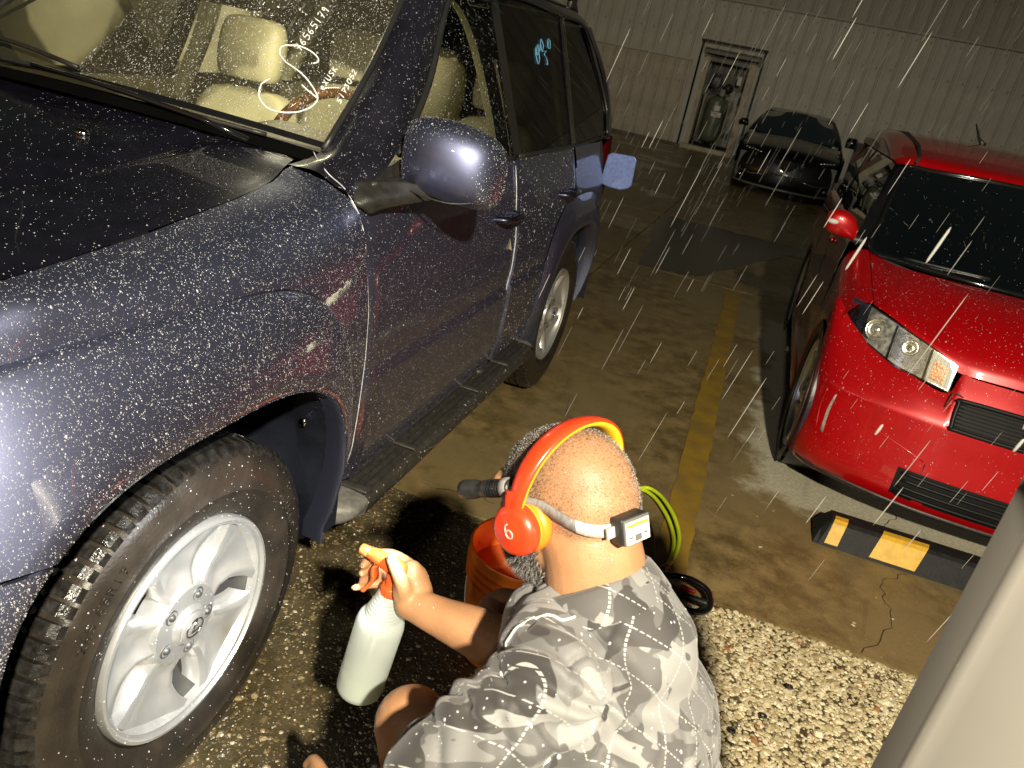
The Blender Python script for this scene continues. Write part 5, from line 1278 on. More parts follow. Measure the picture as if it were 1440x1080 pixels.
def shirt_mat():
    m = bpy.data.materials.new('camo_cloth'); m.use_nodes = True
    N = m.node_tree.nodes; L = m.node_tree.links; b = N['Principled BSDF']
    b.inputs['Roughness'].default_value = .62; b.inputs['Specular IOR Level'].default_value = .35; b.inputs['Sheen Weight'].default_value = .25
    at = N.new('ShaderNodeAttribute'); at.attribute_name = 'cloth'
    def nz(s, d, off):
        mp = N.new('ShaderNodeMapping'); mp.inputs['Location'].default_value = (off, off*.7, 0); L.new(at.outputs['Vector'], mp.inputs[0])
        n = N.new('ShaderNodeTexNoise'); n.inputs['Scale'].default_value = s; n.inputs['Detail'].default_value = d; n.inputs['Distortion'].default_value = .6; L.new(mp.outputs[0], n.inputs['Vector']); return n.outputs[0]
    def step(v, a, w=.004):
        r = N.new('ShaderNodeMapRange'); r.inputs[1].default_value = a-w; r.inputs[2].default_value = a+w; L.new(v, r.inputs[0]); return r.outputs[0]
    def mix(f, a, c):
        n = N.new('ShaderNodeMix'); n.data_type = 'RGBA'; L.new(f, n.inputs[0])
        for s, q in ((6, a), (7, c)):
            if isinstance(q, tuple): n.inputs[s].default_value = (*q, 1)
            else: L.new(q, n.inputs[s])
        return n.outputs[2]
    c = mix(step(nz(13, 2.5, 0), .50), (.160, .158, .156), (.090, .087, .085))
    c = mix(step(nz(15, 2.5, 9), .555), c, (.235, .232, .226))
    c = mix(step(nz(14, 2.5, 21), .575), c, (.044, .040, .039))
    c = mix(step(nz(48, 2, 33), .68), c, (.10, .095, .09))
    # stitched diamond lines, dashed
    sx = N.new('ShaderNodeSeparateXYZ'); L.new(at.outputs['Vector'], sx.inputs[0])
    def M1(op, a, c_=None):
        n = N.new('ShaderNodeMath'); n.operation = op
        for i, q in enumerate((a, c_)):
            if q is None: continue
            if isinstance(q, (int, float)): n.inputs[i].default_value = q
            else: L.new(q, n.inputs[i])
        return n.outputs[0]
    lines = None
    for a, b2 in ((1, .62), (1, -.62)):
        u = M1('ADD', sx.outputs[0], M1('MULTIPLY', sx.outputs[1], b2)); v = M1('SUBTRACT', M1('MULTIPLY', sx.outputs[0], b2), sx.outputs[1])
        fr = M1('ABSOLUTE', M1('SUBTRACT', M1('FRACT', M1('MULTIPLY', u, 17.5)), .5)); l1 = M1('LESS_THAN', fr, .016)
        ds = M1('LESS_THAN', M1('FRACT', M1('MULTIPLY', v, 150)), .66)
        l1 = M1('MULTIPLY', l1, ds); lines = l1 if lines is None else M1('MAXIMUM', lines, l1)
    c = mix(lines, c, (.38, .375, .36))
    L.new(c, b.inputs['Base Color'])
    w_ = N.new('ShaderNodeTexNoise'); w_.inputs['Scale'].default_value = 900; L.new(at.outputs['Vector'], w_.inputs['Vector'])
    bp = N.new('ShaderNodeBump'); bp.inputs['Strength'].default_value = .35; bp.inputs['Distance'].default_value = .0006; L.new(w_.outputs[0], bp.inputs['Height']); L.new(bp.outputs[0], b.inputs['Normal'])
    return m
M['camo'] = shirt_mat()
SH = remesh('shirt', SP, .0045, M['camo'], MAN, smooth=45)
me = SH.data; nv = len(me.vertices); co = np.empty(nv*3); me.vertices.foreach_get('co', co); co = co.reshape(-1, 3); wo_ = co+A(MAN.location)
no = np.empty(nv*3); me.vertices.foreach_get('normal', no); no = no.reshape(-1, 3)
ac = nrm(LS-RS); spn = nrm(Nb-PEL); frn = nrm(np.cross(ac, spn)); spn = np.cross(frn, ac)
cl = np.stack([wo_@ac, wo_@spn, wo_@frn*.55], 1)
# folds: soft creases radiating from the arm holes, ripples gathering low on the right flank
def ridge(x): return 1-np.abs(((x/PI) % 2)-1)
def nz3(p, s): return np.array([noise.noise(Vector(q)*s) for q in p])
n1 = nz3(wo_, 9); n2 = nz3(wo_+5, 22)
co = co+no*.004
dL = np.linalg.norm(wo_-(LS+A((.02, .03, -.02))), axis=1); dR = np.linalg.norm(wo_-RS, axis=1)
ang = np.arctan2((wo_-LS)@spn, (wo_-LS)@ac)
f1 = np.exp(-((dL-.085)/.05)**2)*np.sin(ang*7+n1*4)*.0060
t_ = wo_@nrm(LE-LS)
f2 = np.exp(-(dL/.16)**2)*np.sin(t_*130+n1*7+(wo_@ac)*30)*.0048*(((wo_-LS)@nrm(LE-LS)) > .015)
low = 1/(1+np.exp(((wo_@spn)-(A((.88, -.17, .63))@spn))*40)); rt = 1/(1+np.exp(((wo_@ac)-(A((.86, -.12, .7))@ac)+.01)*45))
f3 = low*rt*np.sin((wo_@spn)*150+(wo_@ac)*80+n1*9)*.0085
n3 = nz3(wo_*A((1, 1, .5))+9, 15); f4 = n1*.007+n2*.0026-.010*np.exp(-(np.abs(n3)/.07)**1.5)*(.5+n1)
nk = np.exp(-(np.linalg.norm(wo_-Nb, axis=1)/.12)**2)*np.sin((wo_@ac)*150+n1*3)*.0022
co = co+no*(f1+f2+f3+f4+nk)[:, None]
me.vertices.foreach_set('co', co.reshape(-1).astype(np.float32))
at_ = me.attributes.new('cloth', 'FLOAT_VECTOR', 'POINT'); at_.data.foreach_set('vector', cl.reshape(-1).astype(np.float32)); me.update()
# collar, shoulder piping, armhole seam drawn along the cloth
from mathutils.bvhtree import BVHTree
def bvh(o):
    m_ = o.data; return BVHTree.FromPolygons([v.co.copy() for v in m_.vertices], [p.vertices[:] for p in m_.polygons])
shb = bvh(SH); bob = bvh(body); ML = Vector(MAN.location)
def onsurf(t, p, off):
    q = Vector(p)-ML; c_, n_, i, d = t.find_nearest(q); return A(c_+n_*off+ML)
neckc = A((.722, -.100, .899)); nd = nrm(A((-.60, .27, .75))); nu = nrm(np.cross(nd, (0, 1, 0))); nw = np.cross(nd, nu)
def ringp(r1, r2, dz): return [neckc+nu*r1*math.cos(a)+nw*r2*math.sin(a)+nd*dz for a in np.linspace(0, 2*PI, 48, endpoint=False)]
rings = [ringp(.100, .102, -.038), ringp(.093, .095, -.012), ringp(.087, .089, .004), ringp(.082, .084, .010), ringp(.078, .080, .006), ringp(.078, .080, -.03)]
V = np.concatenate([A(r) for r in rings])
cb = obj('collar', (V, grid_faces(6, 48, closed_m=True)), M['camo'], MAN)
at_ = cb.data.attributes.new('cloth', 'FLOAT_VECTOR', 'POINT'); at_.data.foreach_set('vector', np.stack([V@ac+1, V@spn, V@frn], 1).reshape(-1).astype(np.float32))
M['piping'] = mat('white_piping', (.72, .71, .67), rough=.6, var=.05)
pp = [(.758, -.153, .945), (.714, -.206, .925), (.692, -.208, .90), (.668, -.215, .876), (.645, -.225, .852)]
Pp = cr(pp, 8); obj('piping', tube(A([onsurf(shb, p, .0012) for p in Pp]), .0019, 6), M['piping'], MAN)
arm = nrm(LE-LS); a1_ = nrm(np.cross(arm, spn)); a2_ = np.cross(arm, a1_)
sm_ = cr([(.645, -.225, .852), (.672, -.262, .832), (.697, -.295, .810), (.715, -.325, .78), (.724, -.345, .75)], 8)
obj('armhole_seam', tube(A([onsurf(shb, p, .0006) for p in sm_]), .0017, 5), M['piping'], MAN)
hemc = slv(LS, LE, .66)+arm*.055
hm = []
for r, off in ((.050, .004), (.0655, .006), (.068, 0), (.0685, -.012)):
    hm.append([hemc+arm*off+(a1_*math.cos(t)+a2_*math.sin(t))*r*(1+.03*math.sin(3*t)) for t in np.linspace(0, 2*PI, 40, endpoint=False)])
# shorts and shoes
M['shorts'] = mat('dark_shorts', (.03, .032, .038), rough=.75, var=.2, bump=.3, bscale=500)
remesh('shorts', [limb([PEL, LH, LH*.45+LK*.55], [.15, .118, .104], 24), limb([PEL, RH, RH*.45+RK*.55], [.15, .118, .104], 24), ellipsoid(PEL+A((.02, 0, .0)), (.15, .17, .12))], .008, M['shorts'], MAN, smooth=6)
M['shoe'] = mat('black_shoe', (.02, .02, .02), rough=.5, bump=.3, bscale=200)
for an in (LA, RA):
    tp = an+A((-.16, .07, -.055))
    remesh('shoe', [limb([an+A((.04, -.01, -.035)), an+A((-.05, .02, -.03)), tp], [.045, .046, .036]), limb([an, an+A((.0, 0, -.03))], [.046, .046])], .006, M['shoe'], MAN, smooth=4)
    obj('shoe_sole', prism([(-.06, -.04), (.03, -.048), (.17, -.045), (.215, -.02), (.215, .02), (.17, .045), (.03, .048), (-.06, .04)], an*A((1, 1, 0))+A((0, 0, .002)), (-.92, .38, 0), (.38, .92, 0), (0, 0, 1), .022), M['black'], MAN)
# ================================================================ headphones
HPH = empty('headphones', tuple(H(0, 0, .11)), "bright orange-red headphones worn over the crouching man's shaved head", 'headphones')
M['hp'] = mat('orange_red_plastic', (.78, .05, .012), rough=.34, coat=.4, coat_rough=.15, var=.05)
M['hp_in'] = mat('yellow_orange_pad', (.80, .22, .015), rough=.45, var=.06)
M['hp_y'] = mat('yellow_edge', (.85, .55, .02), rough=.4, var=.05)
def bandp(a, r_add=0, wf=0):
    # a: 0 left cup .. PI right cup
    l = .100*math.cos(a); u = .099*math.sin(a)**.85 if math.sin(a) > 0 else 0
    rr = 1+r_add/.108
    return l*rr, u*rr
tl_ = math.radians(-17)
def BP(a, add, f):
    l, u = bandp(a, add); u += -.002
    return H(f-.006+math.sin(tl_)*u, l, u)
aa = np.linspace(.06, PI-.06, 60)
wd = lambda a: .0085+.010*math.sin(a)**.6
rows_o = []
for a in aa:
    w_ = wd(a)
    rows_o.append([BP(a, .000, -w_), BP(a, .006, -w_*1.03), BP(a, .0095, -w_*.8), BP(a, .0115, -w_*.3), BP(a, .0115, w_*.3), BP(a, .0095, w_*.8), BP(a, .006, w_*1.03), BP(a, .000, w_)])
V = A(rows_o).reshape(-1, 3); obj('head_band', (V, grid_faces(60, 8)), M['hp'], HPH)
rows_i = [[BP(a, .0055, -wd(a)*1.02), BP(a, .000, -wd(a)*1.02), BP(a, -.0035, -wd(a)*.6), BP(a, -.0045, 0), BP(a, -.0035, wd(a)*.6), BP(a, .000, wd(a)*1.02), BP(a, .0055, wd(a)*1.02)] for a in aa]
obj('band_lining', (A(rows_i).reshape(-1, 3), grid_faces(60, 7)), M['hp_y'], HPH)
for s in (1, -1):
    cc = H(-.004, s*.092, -.020); ax = nrm(HM@A((-.08, s, .03)))
    cup = obj('ear_cup', lathe([(0, .0245), (.016, .0245), (.0175, .0235), (.024, .0235), (.031, .0205), (.0350, .013), (.036, .004), (.0335, -.003), (.030, -.004)], cc, ax, 44), M['hp'], HPH)
    obj('cup_rim', lathe([(.0335, -.0035), (.0352, -.001), (.0358, .003)], cc+ax*.0008, ax, 44), M['hp_y'], cup)
    obj('cushion', lathe([(.018, -.003), (.030, -.003), (.0365, -.009), (.0375, -.017), (.034, -.024), (.022, -.026), (.016, -.02)], cc, ax, 44), M['hp_in'], cup)
    up_ = nrm(HM@A((.12, 0, 1))-ax*(ax@(HM@A((.12, 0, 1))))); fw_ = np.cross(up_, ax)
    V = []
    for t in np.linspace(0, 1, 10):
        p = cc+ax*(.012+.0*t)+up_*(.018+.050*t); tp = BP(.18+.1, .006, 0) if s > 0 else BP(PI-.28, .006, 0)
        p = p*(1-t*t)+(tp)*t*t
        w_ = .013-.003*t
        V += [p-fw_*w_-ax*.006, p-fw_*w_+ax*.004, p+ax*.0075, p+fw_*w_+ax*.004, p+fw_*w_-ax*.006]
    obj('slider_arm', (V, grid_faces(10, 5, closed_m=True)), M['hp'], cup)
    if s > 0:
        lx = nrm(-fw_) if (-fw_)@HM[:, 0] < 0 else fw_
        lx = -HM[:, 0]; lx = nrm(lx-ax*(lx@ax)); ly = up_
        q = []
        cl_ = cc+ax*.0252+ly*-.001
        circ = [cl_+lx*.0055*math.cos(t)+ly*(.0055*math.sin(t)-.001) for t in np.linspace(0, 2*PI, 24, endpoint=False)]
        stem = [cl_+lx*(-.0055)+ly*(-.001), cl_-lx*.0055+ly*.006, cl_-lx*.0035+ly*.0105, cl_+lx*.000+ly*.0125]
        obj('cup_logo', join(tube(circ, .0013, 6, closed=True), tube(cr(stem, 4), .0013, 6)), mat('pink_print', (.85, .35, .30), rough=.4), cup)
# ================================================================ torch on a head strap
HLP = empty('head_lamp', tuple(H(.09, .05, .0)), "small black torch on a grey elastic strap round the crouching man's head, battery box behind", 'head lamp')
M['strap'] = mat('grey_elastic', (.17, .16, .155), rough=.7, var=.25, vscale=300, stretch=(1, 1, .2)); M['strap_w'] = mat('pale_elastic', (.50, .48, .44), rough=.7, var=.1, vscale=200)
sp2 = [(.082, .040, .014), (.060, .066, .020), (.030, .080, .020), (.0, .090, .016), (-.030, .084, .010), (-.058, .069, -.006), (-.082, .047, -.020), (-.098, .022, -.024), (-.104, -.005, -.024), (-.095, -.035, -.022), (-.07, -.065, -.015), (-.03, -.084, .005), (.02, -.085, .02), (.06, -.07, .010), (.086, -.035, .006), (.092, 0, .008)]
SPt = cr([H(*p) for p in sp2], 6, closed=True)
# lay the strap on the head surface
SPt = A([onsurf(bob, p, .0035) for p in SPt]); SPt = A([(SPt[i-2]+SPt[i-1]+SPt[i]+SPt[(i+1) % len(SPt)]+SPt[(i+2) % len(SPt)])/5 for i in range(len(SPt))])
cen_ = SPt.mean(0)
def ribbon(P, hw, th, closed=False):
    V = []
    for i in range(len(P)):
        o_ = nrm((P[i]-cen_)-HM[:, 2]*((P[i]-cen_)@HM[:, 2])); up = HM[:, 2]
        V += [P[i]-up*hw, P[i]-up*hw+o_*th, P[i]+up*hw+o_*th, P[i]+up*hw]
    return V, grid_faces(len(P), 4, closed_m=True, closed_n=closed)
obj('strap', ribbon(SPt, .0085, .0016, True), M['strap'], HLP)
tc_ = H(.048, .087, .024); td = nrm(HM@A((1, .02, -.17)))
obj('torch_body', lathe([(0, -.036), (.0095, -.036), (.0105, -.034), (.0105, -.020), (.0115, -.018), (.0115, -.004), (.0105, -.002), (.0105, .004), (.0120, .006), (.0120, .016), (.0108, .018), (.0108, .028), (.0122, .030), (.0135, .036), (.0140, .052), (.0135, .060), (.0115, .061), (.0115, .054), (0, .052)], tc_, td, 28), M['black'], HLP)
light('torch_light', 'SPOT', tc_+td*.066, (-.02, .02, .45), 60, (.93, .97, 1), shadow_soft_size=.012, spot_size=math.radians(58), spot_blend=1)
for k in range(5): obj('grip_ring', lathe([(.0118, -.001), (.0128, 0), (.0118, .001)], tc_+td*(-.016+.0055*k), td, 20), M['gloss'], HLP)
obj('torch_clip', lathe([(.0115, -.006), (.0140, -.005), (.0145, .004), (.0120, .006)], tc_+td*(-.028), td, 20), M['strap'], HLP)
bc = H(-.118, .012, -.026)
bdir = nrm(HM@A((-1, .16, -.02))); bs = nrm(np.cross(bdir, HM[:, 2])); bu = np.cross(bs, bdir)
BM = np.stack([bs, bdir, bu], 1)
def bbox(c_, s_): v, f = box((0, 0, 0), s_); return v@BM.T+bc+BM@A(c_, float), f
BB = obj('battery_box', bbox((0, 0, 0), (.046, .022, .036)), M['black'], HLP, bevel=.003)
M['bbg'] = mat('grey_case', (.12, .115, .11), rough=.5)
obj('case_lid', bbox((0, .0125, 0), (.044, .004, .034)), M['bbg'], BB, bevel=.001)
obj('case_label', bbox((0, .0150, -.001), (.040, .0006, .029)), mat('label_white', (.82, .82, .80), rough=.4), BB, smooth=False)
obj('label_stripe', bbox((0, .0155, .0085), (.038, .0005, .004)), mat('label_yellow', (.80, .62, .02), rough=.4), BB, smooth=False)
obj('label_print', join(*[bbox((x_, .0156, z_), (w_, .0004, h_)) for x_, z_, w_, h_ in ((0, -.009, .012, .009), (-.013, -.006, .006, .003), (.013, -.007, .007, .003), (-.012, -.011, .004, .002), (.015, -.011, .004, .002), (0, .012, .010, .0015))]), M['bbg'], BB, smooth=False)
for sx_ in (-1, 1): obj('strap_tab', bbox((sx_*.0285, -.004, 0), (.014, .003, .014)), M['strap_w'], HLP, smooth=False)
i0 = int(np.argmin(np.linalg.norm(SPt-H(-.07, .058, -.014), axis=1))); 
obj('strap_end', ribbon(A([SPt[(i0+k) % len(SPt)] for k in range(0, 14)])+0, .0086, .0022), M['strap_w'], HLP)
# ================================================================ spray bottle
SB = empty('spray_bottle', (.396, -.028, .455), "clear spray bottle with orange trigger in the man's hand, half full of pale liquid", 'spray bottle')
M['hdpe_old'] = mat('milky_plastic', (.66, .74, .70), rough=.25, trans=.30, var=.03, ior=1.3); M['liquid'] = mat('pale_liquid', (.80, .86, .66), rough=.15, trans=.35, ior=1.33, var=.03)
M['hdpe'] = glass('milky_bottle', (.86, .93, .90), .9, rough=.08, film=.62, fcol=(.90, .97, .93), tl=.5)
M['orange'] = mat('orange_plastic', (.62, .10, .02), rough=.35, var=.05)
bo = (.396, -.028, .452)
prb = [(0, .002), (.036, .0), (.041, .004), (.0425, .012), (.0425, .11), (.0425, .160), (.040, .172), (.034, .181)]
z = .183
TILT = math.radians(7.5)
def tiltb(vf):
    v = A(vf[0]).copy(); pv = A((.396, -.028, .69)); ax_ = A((.97, .25, 0)); d_ = v-pv; h_ = d_@ax_; zz = d_[:, 2].copy()
    v = v+np.outer(h_*(math.cos(TILT)-1)+zz*math.sin(TILT), ax_); v[:, 2] += zz*(math.cos(TILT)-1)-h_*math.sin(TILT); return v, vf[1]
for k in range(7): prb += [(.0315-k*.0019, z), (.0322-k*.0019, z+.003), (.0300-k*.0019, z+.0055)]; z += .0065
prb += [(.0150, z+.002), (.0145, z+.008)]
obj('bottle_body', tiltb(lathe(prb, bo, (0, 0, 1), 56)), M['hdpe'], SB)
obj('liquid', tiltb(lathe([(0, .004), (.036, .004), (.0405, .012), (.0405, .060), (0, .060)], bo, (0, 0, 1), 40)), M['liquid'], SB)
obj('dip_tube', tiltb(tube([(bo[0], bo[1], bo[2]+.012), (bo[0], bo[1], bo[2]+.21)], .0028, 8)), M['hdpe'], SB)
zc = bo[2]+z
TR = obj('sprayer_head', join(lathe([(.0165, -.002), (.0172, .0), (.0172, .016), (.0150, .018)], (bo[0], bo[1], zc), (0, 0, 1), 28, caps=True), lathe([(.0125, .016), (.0115, .022), (.0125, .046)], (bo[0], bo[1], zc), (0, 0, 1), 20)), M['orange'], SB)
for k in range(18):
    a = 2*PI*k/18; obj('cap_rib', box((bo[0]+.0174*math.cos(a), bo[1]+.0174*math.sin(a), zc+.008), (.0016, .0016, .014), a), M['orange'], TR, smooth=False)
TO = A((bo[0], bo[1], zc)); fx = fwd
def Tp(a, c_, b_=0): return TO+fx*a+A((0, 0, c_), float)+side*b_
hd = [(-.026, .046), (-.020, .064), (.0, .070), (.034, .072), (.052, .069), (.052, .056), (.030, .050), (.012, .044)]
obj('pump_housing', prism([(a, c_) for a, c_ in hd], TO-side*.010, fx, (0, 0, 1), side, .020), M['orange'], TR, bevel=.004)
obj('nozzle', lathe([(0, .014), (.0085, .014), (.0095, .012), (.0095, -.002), (.007, -.003)], Tp(.052, .0625), fx, 16), M['orange'], TR)
tg = cr([Tp(.026, .052), Tp(.036, .036), Tp(.034, .014), Tp(.044, -.006), Tp(.050, -.016)], 5)
V = []
for i, p in enumerate(tg):
    t = i/len(tg); w_ = .0085-.001*t; th = .0035
    V += [p-side*w_-fx*th, p-side*w_+fx*th, p+fx*th*1.3, p+side*w_+fx*th, p+side*w_-fx*th, p-fx*th*.6]
obj('trigger', (V, grid_faces(len(tg), 6, closed_m=True)), M['orange'], TR)
# ================================================================ bucket
BK = empty('bucket', (.462, .705, 0), 'bright orange plastic bucket standing on the ground beyond the crouching man', 'bucket')
M['bucket'] = mat('bucket_orange', (.98, .24, .02), rough=.32, var=.06, vscale=12)
bc_ = (.462, .705, 0)
bk = [(0, .006), (.122, .006), (.124, 0), (.128, .004), (.133, .10), (.137, .20), (.1385, .245), (.146, .246), (.1475, .250), (.1475, .254), (.1405, .256), (.1408, .270), (.1475, .271), (.149, .275), (.149, .279), (.1415, .281), (.142, .295), (.149, .296), (.1505, .300), (.1505, .304), (.1425, .306), (.1435, .326), (.1475, .333), (.1495, .338), (.147, .343), (.1425, .341), (.1400, .330), (.130, .02), (0, .015)]
obj('bucket_body', lathe(bk, bc_, (0, 0, 1), 72), M['bucket'], BK, autos=50)
M['wire'] = mat('bucket_wire', (.6, .6, .6), rough=.3, metal=.6)
hp_ = [A(bc_)+A((-.150*math.cos(t)*.96-.012*math.sin(t), .150*math.cos(t)*.35-.135*math.sin(t)-.02, .285-.20*math.sin(t))) for t in np.linspace(0, PI, 30)]
BH = obj('bucket_handle', tube(hp_, .0023, 6), M['wire'], BK)
obj('handle_grip', tube(hp_[12:18], .0085, 10), M['label'], BH)
obj('handle_lug', join(ellipsoid(hp_[0], (.012, .014, .014), n=10, m=8), ellipsoid(hp_[-1], (.012, .014, .014), n=10, m=8)), M['bucket'], BK)
obj('water', lathe([(0, .25), (.1375, .25)], bc_, (0, 0, 1), 40), mat('soapy_water', (.55, .12, .04), rough=.08, var=.1), BK)
# ================================================================ hose and its trigger handle
M['hose'] = mat('lime_hose', (.50, .62, .02), rough=.38, var=.06)
hs = cr([(.70, .95, .03), (.63, 1.30, .014), (.60, 1.62, .014), (.645, 1.80, .016), (.712, 1.79, .02), (.785, 1.68, .022), (.832, 1.555, .022), (.848, 1.45, .022), (.845, 1.36, .022), (.840, 1.325, .024)], 8)
HO = empty('hose', (.75, 1.5, 0), 'lime-green hose looping over the yellow line behind the man', 'hose')
obj('hose_tube', tube(hs, .0078, 12), M['hose'], HO)
hs2 = hs+np.stack([.020*np.sin(np.linspace(0, PI, len(hs))), .012*np.sin(np.linspace(0, PI, len(hs))), np.full(len(hs), .010)], 1)
obj('hose_tube', tube(hs2, .0078, 12), M['hose'], HO)
obj('connector', tube([(.842, 1.335, .024), (.832, 1.300, .026), (.818, 1.268, .03)], [.014, .0155, .013], 12), M['black'], HO)
obj('cable', tube(cr([(.60, 1.72, .01), (.70, 1.66, .01), (.755, 1.55, .01), (.785, 1.42, .012), (.80, 1.33, .018), (.815, 1.28, .02)], 6), .0045, 8), M['black'], HO)
GN = empty('spray_gun', (.93, 1.19, 0), 'black spray gun with looped handle and red trigger lying on the pale gravel', 'spray gun')
lp = cr([(.800, 1.235, .035), (.865, 1.255, .05), (.930, 1.262, .055), (.985, 1.235, .055), (1.003, 1.19, .05), (.998, 1.145, .045), (.965, 1.118, .042), (.90, 1.115, .04), (.84, 1.13, .036), (.80, 1.17, .034)], 5, closed=True)
obj('loop_handle', tube(lp, .0105, 12, closed=True), M['gloss'], GN)
obj('gun_body', tube(cr([(.80, 1.19, .034), (.87, 1.182, .042), (.94, 1.175, .046), (.995, 1.17, .05)], 5), [.014]*6+[.012]*10, 12), M['black'], GN)
obj('gun_trigger', box((.925, 1.200, .056), (.05, .014, .014), -.1), mat('red_trigger', (.55, .02, .02), rough=.35), GN, bevel=.004)
obj('gun_plate', box((.885, 1.222, .045), (.075, .020, .008), -.05), M['label'], GN, bevel=.003)
# ================================================================ pale post beside the camera
PO = empty('post', (1.2, -.25, 0), 'pale out-of-focus metal post in the bottom right corner, close to the camera', 'post')
M['post'] = mat('pale_post_paint', (.19, .178, .158), rough=.38, coat=.5, coat_rough=.1, var=.04, vscale=3)
P0 = A((1.112, -.159)); d1 = nrm(A((.38, -.925))); n1_ = A((-d1[1], d1[0]))*-1
n1_ = n1_ if n1_@(A((.79, -1))-P0) > 0 else -n1_
prof_ = [(-.01, -.10), (0, -.006), (.006, 0), (.040, .002), (.052, .010), (.060, .013), (.068, .010), (.080, .002), (.30, .003), (.31, -.10)]
V = []
for z in (0, 1.29):
    for a, b_ in prof_: q = P0+d1*a+n1_*b_; V.append((q[0], q[1], z))
k = len(prof_); obj('post_shaft', (V, [(i, (i+1) % k, k+(i+1) % k, k+i) for i in range(k)]+[tuple(range(k, 2*k))]), M['post'], PO)
# ================================================================ writing on the glass
def snap(t, o, p, off):
    q = Vector(p)-ORG[o.name]; c_, n_, i, d = t.find_nearest(q); n_ = A(n_)
    cam = A((.79, -1, 1.55))-A(p)
    if n_@cam < 0: n_ = -n_
    return A(c_)+A(ORG[o.name])+n_*off
wsb = bvh(WSO)
SWp = [[-.464,.792,1.31],[-.472,.777,1.297],[-.468,.756,1.279],[-.454,.741,1.265],[-.428,.73,1.256],[-.398,.732,1.258],[-.369,.744,1.268],[-.349,.759,1.282],[-.337,.779,1.298],[-.336,.797,1.314],[-.349,.809,1.325],[-.375,.823,1.337],[-.404,.834,1.346],[-.436,.84,1.351],[-.46,.844,1.355],[-.481,.855,1.365],[-.49,.87,1.378],[-.48,.882,1.388],[-.455,.892,1.397],[-.424,.893,1.398],[-.399,.887,1.392],[-.39,.877,1.384],[-.397,.868,1.376]]
CKp = [[-.389,.811,1.326],[-.367,.805,1.321],[-.336,.799,1.316]]
obj('marker_swirl', join(tube([snap(wsb, WSO, p, .0015) for p in cr(SWp, 4)], .0021, 6), tube([snap(wsb, WSO, p, .0015) for p in cr(CKp, 4)], .0021, 6)), M['ink'], WSO)
for o_, u_, v_, txt, sz in (((-.444, .881, 1.387), (-.008, .138, .121), (-.029, .006, .006), '76565179', .0238), ((-.336, .821, 1.335), (-.003, .1, .087), (-.025, .004, .004), 'eXUSK..', .0185), ((-.28, .812, 1.327), (-.013, .094, .082), (-.02, .005, .005), '5173052', .0182)):
    uu, vv = nrm(u_), nrm(v_)
    obj('marker_number', write(txt, lambda a, b_: snap(wsb, WSO, A(o_)+uu*a+vv*b_*(.9 if sz > .02 else .8), .0015), sz, .0015), M['ink'], WSO)
BLp = [[[-.227,2.13,1.557],[-.216,2.118,1.53],[-.203,2.125,1.5],[-.211,2.156,1.518],[-.232,2.169,1.568],[-.225,2.142,1.551],[-.216,2.134,1.531],[-.222,2.161,1.545],[-.23,2.169,1.563],[-.22,2.166,1.539]],[[-.223,2.178,1.546],[-.241,2.222,1.59],[-.237,2.236,1.58],[-.231,2.241,1.567],[-.223,2.208,1.548],[-.233,2.204,1.572]],[[-.223,2.208,1.547],[-.225,2.28,1.552]],[[-.231,2.303,1.567],[-.243,2.322,1.596],[-.243,2.35,1.594],[-.23,2.333,1.565],[-.231,2.309,1.565]],[[-.225,2.276,1.551],[-.219,2.232,1.539],[-.214,2.255,1.526],[-.205,2.261,1.503],[-.205,2.241,1.504]]]
RW_ = [o for o in SUV.children if o.name.startswith('rear_door_window')][0]
obj('marker_scrawl', join(*[tube([p+A((.003, 0, .001)) for p in cr(s_, 4)], .0022, 5) for s_ in BLp]), M['ink_blue'], RW_)
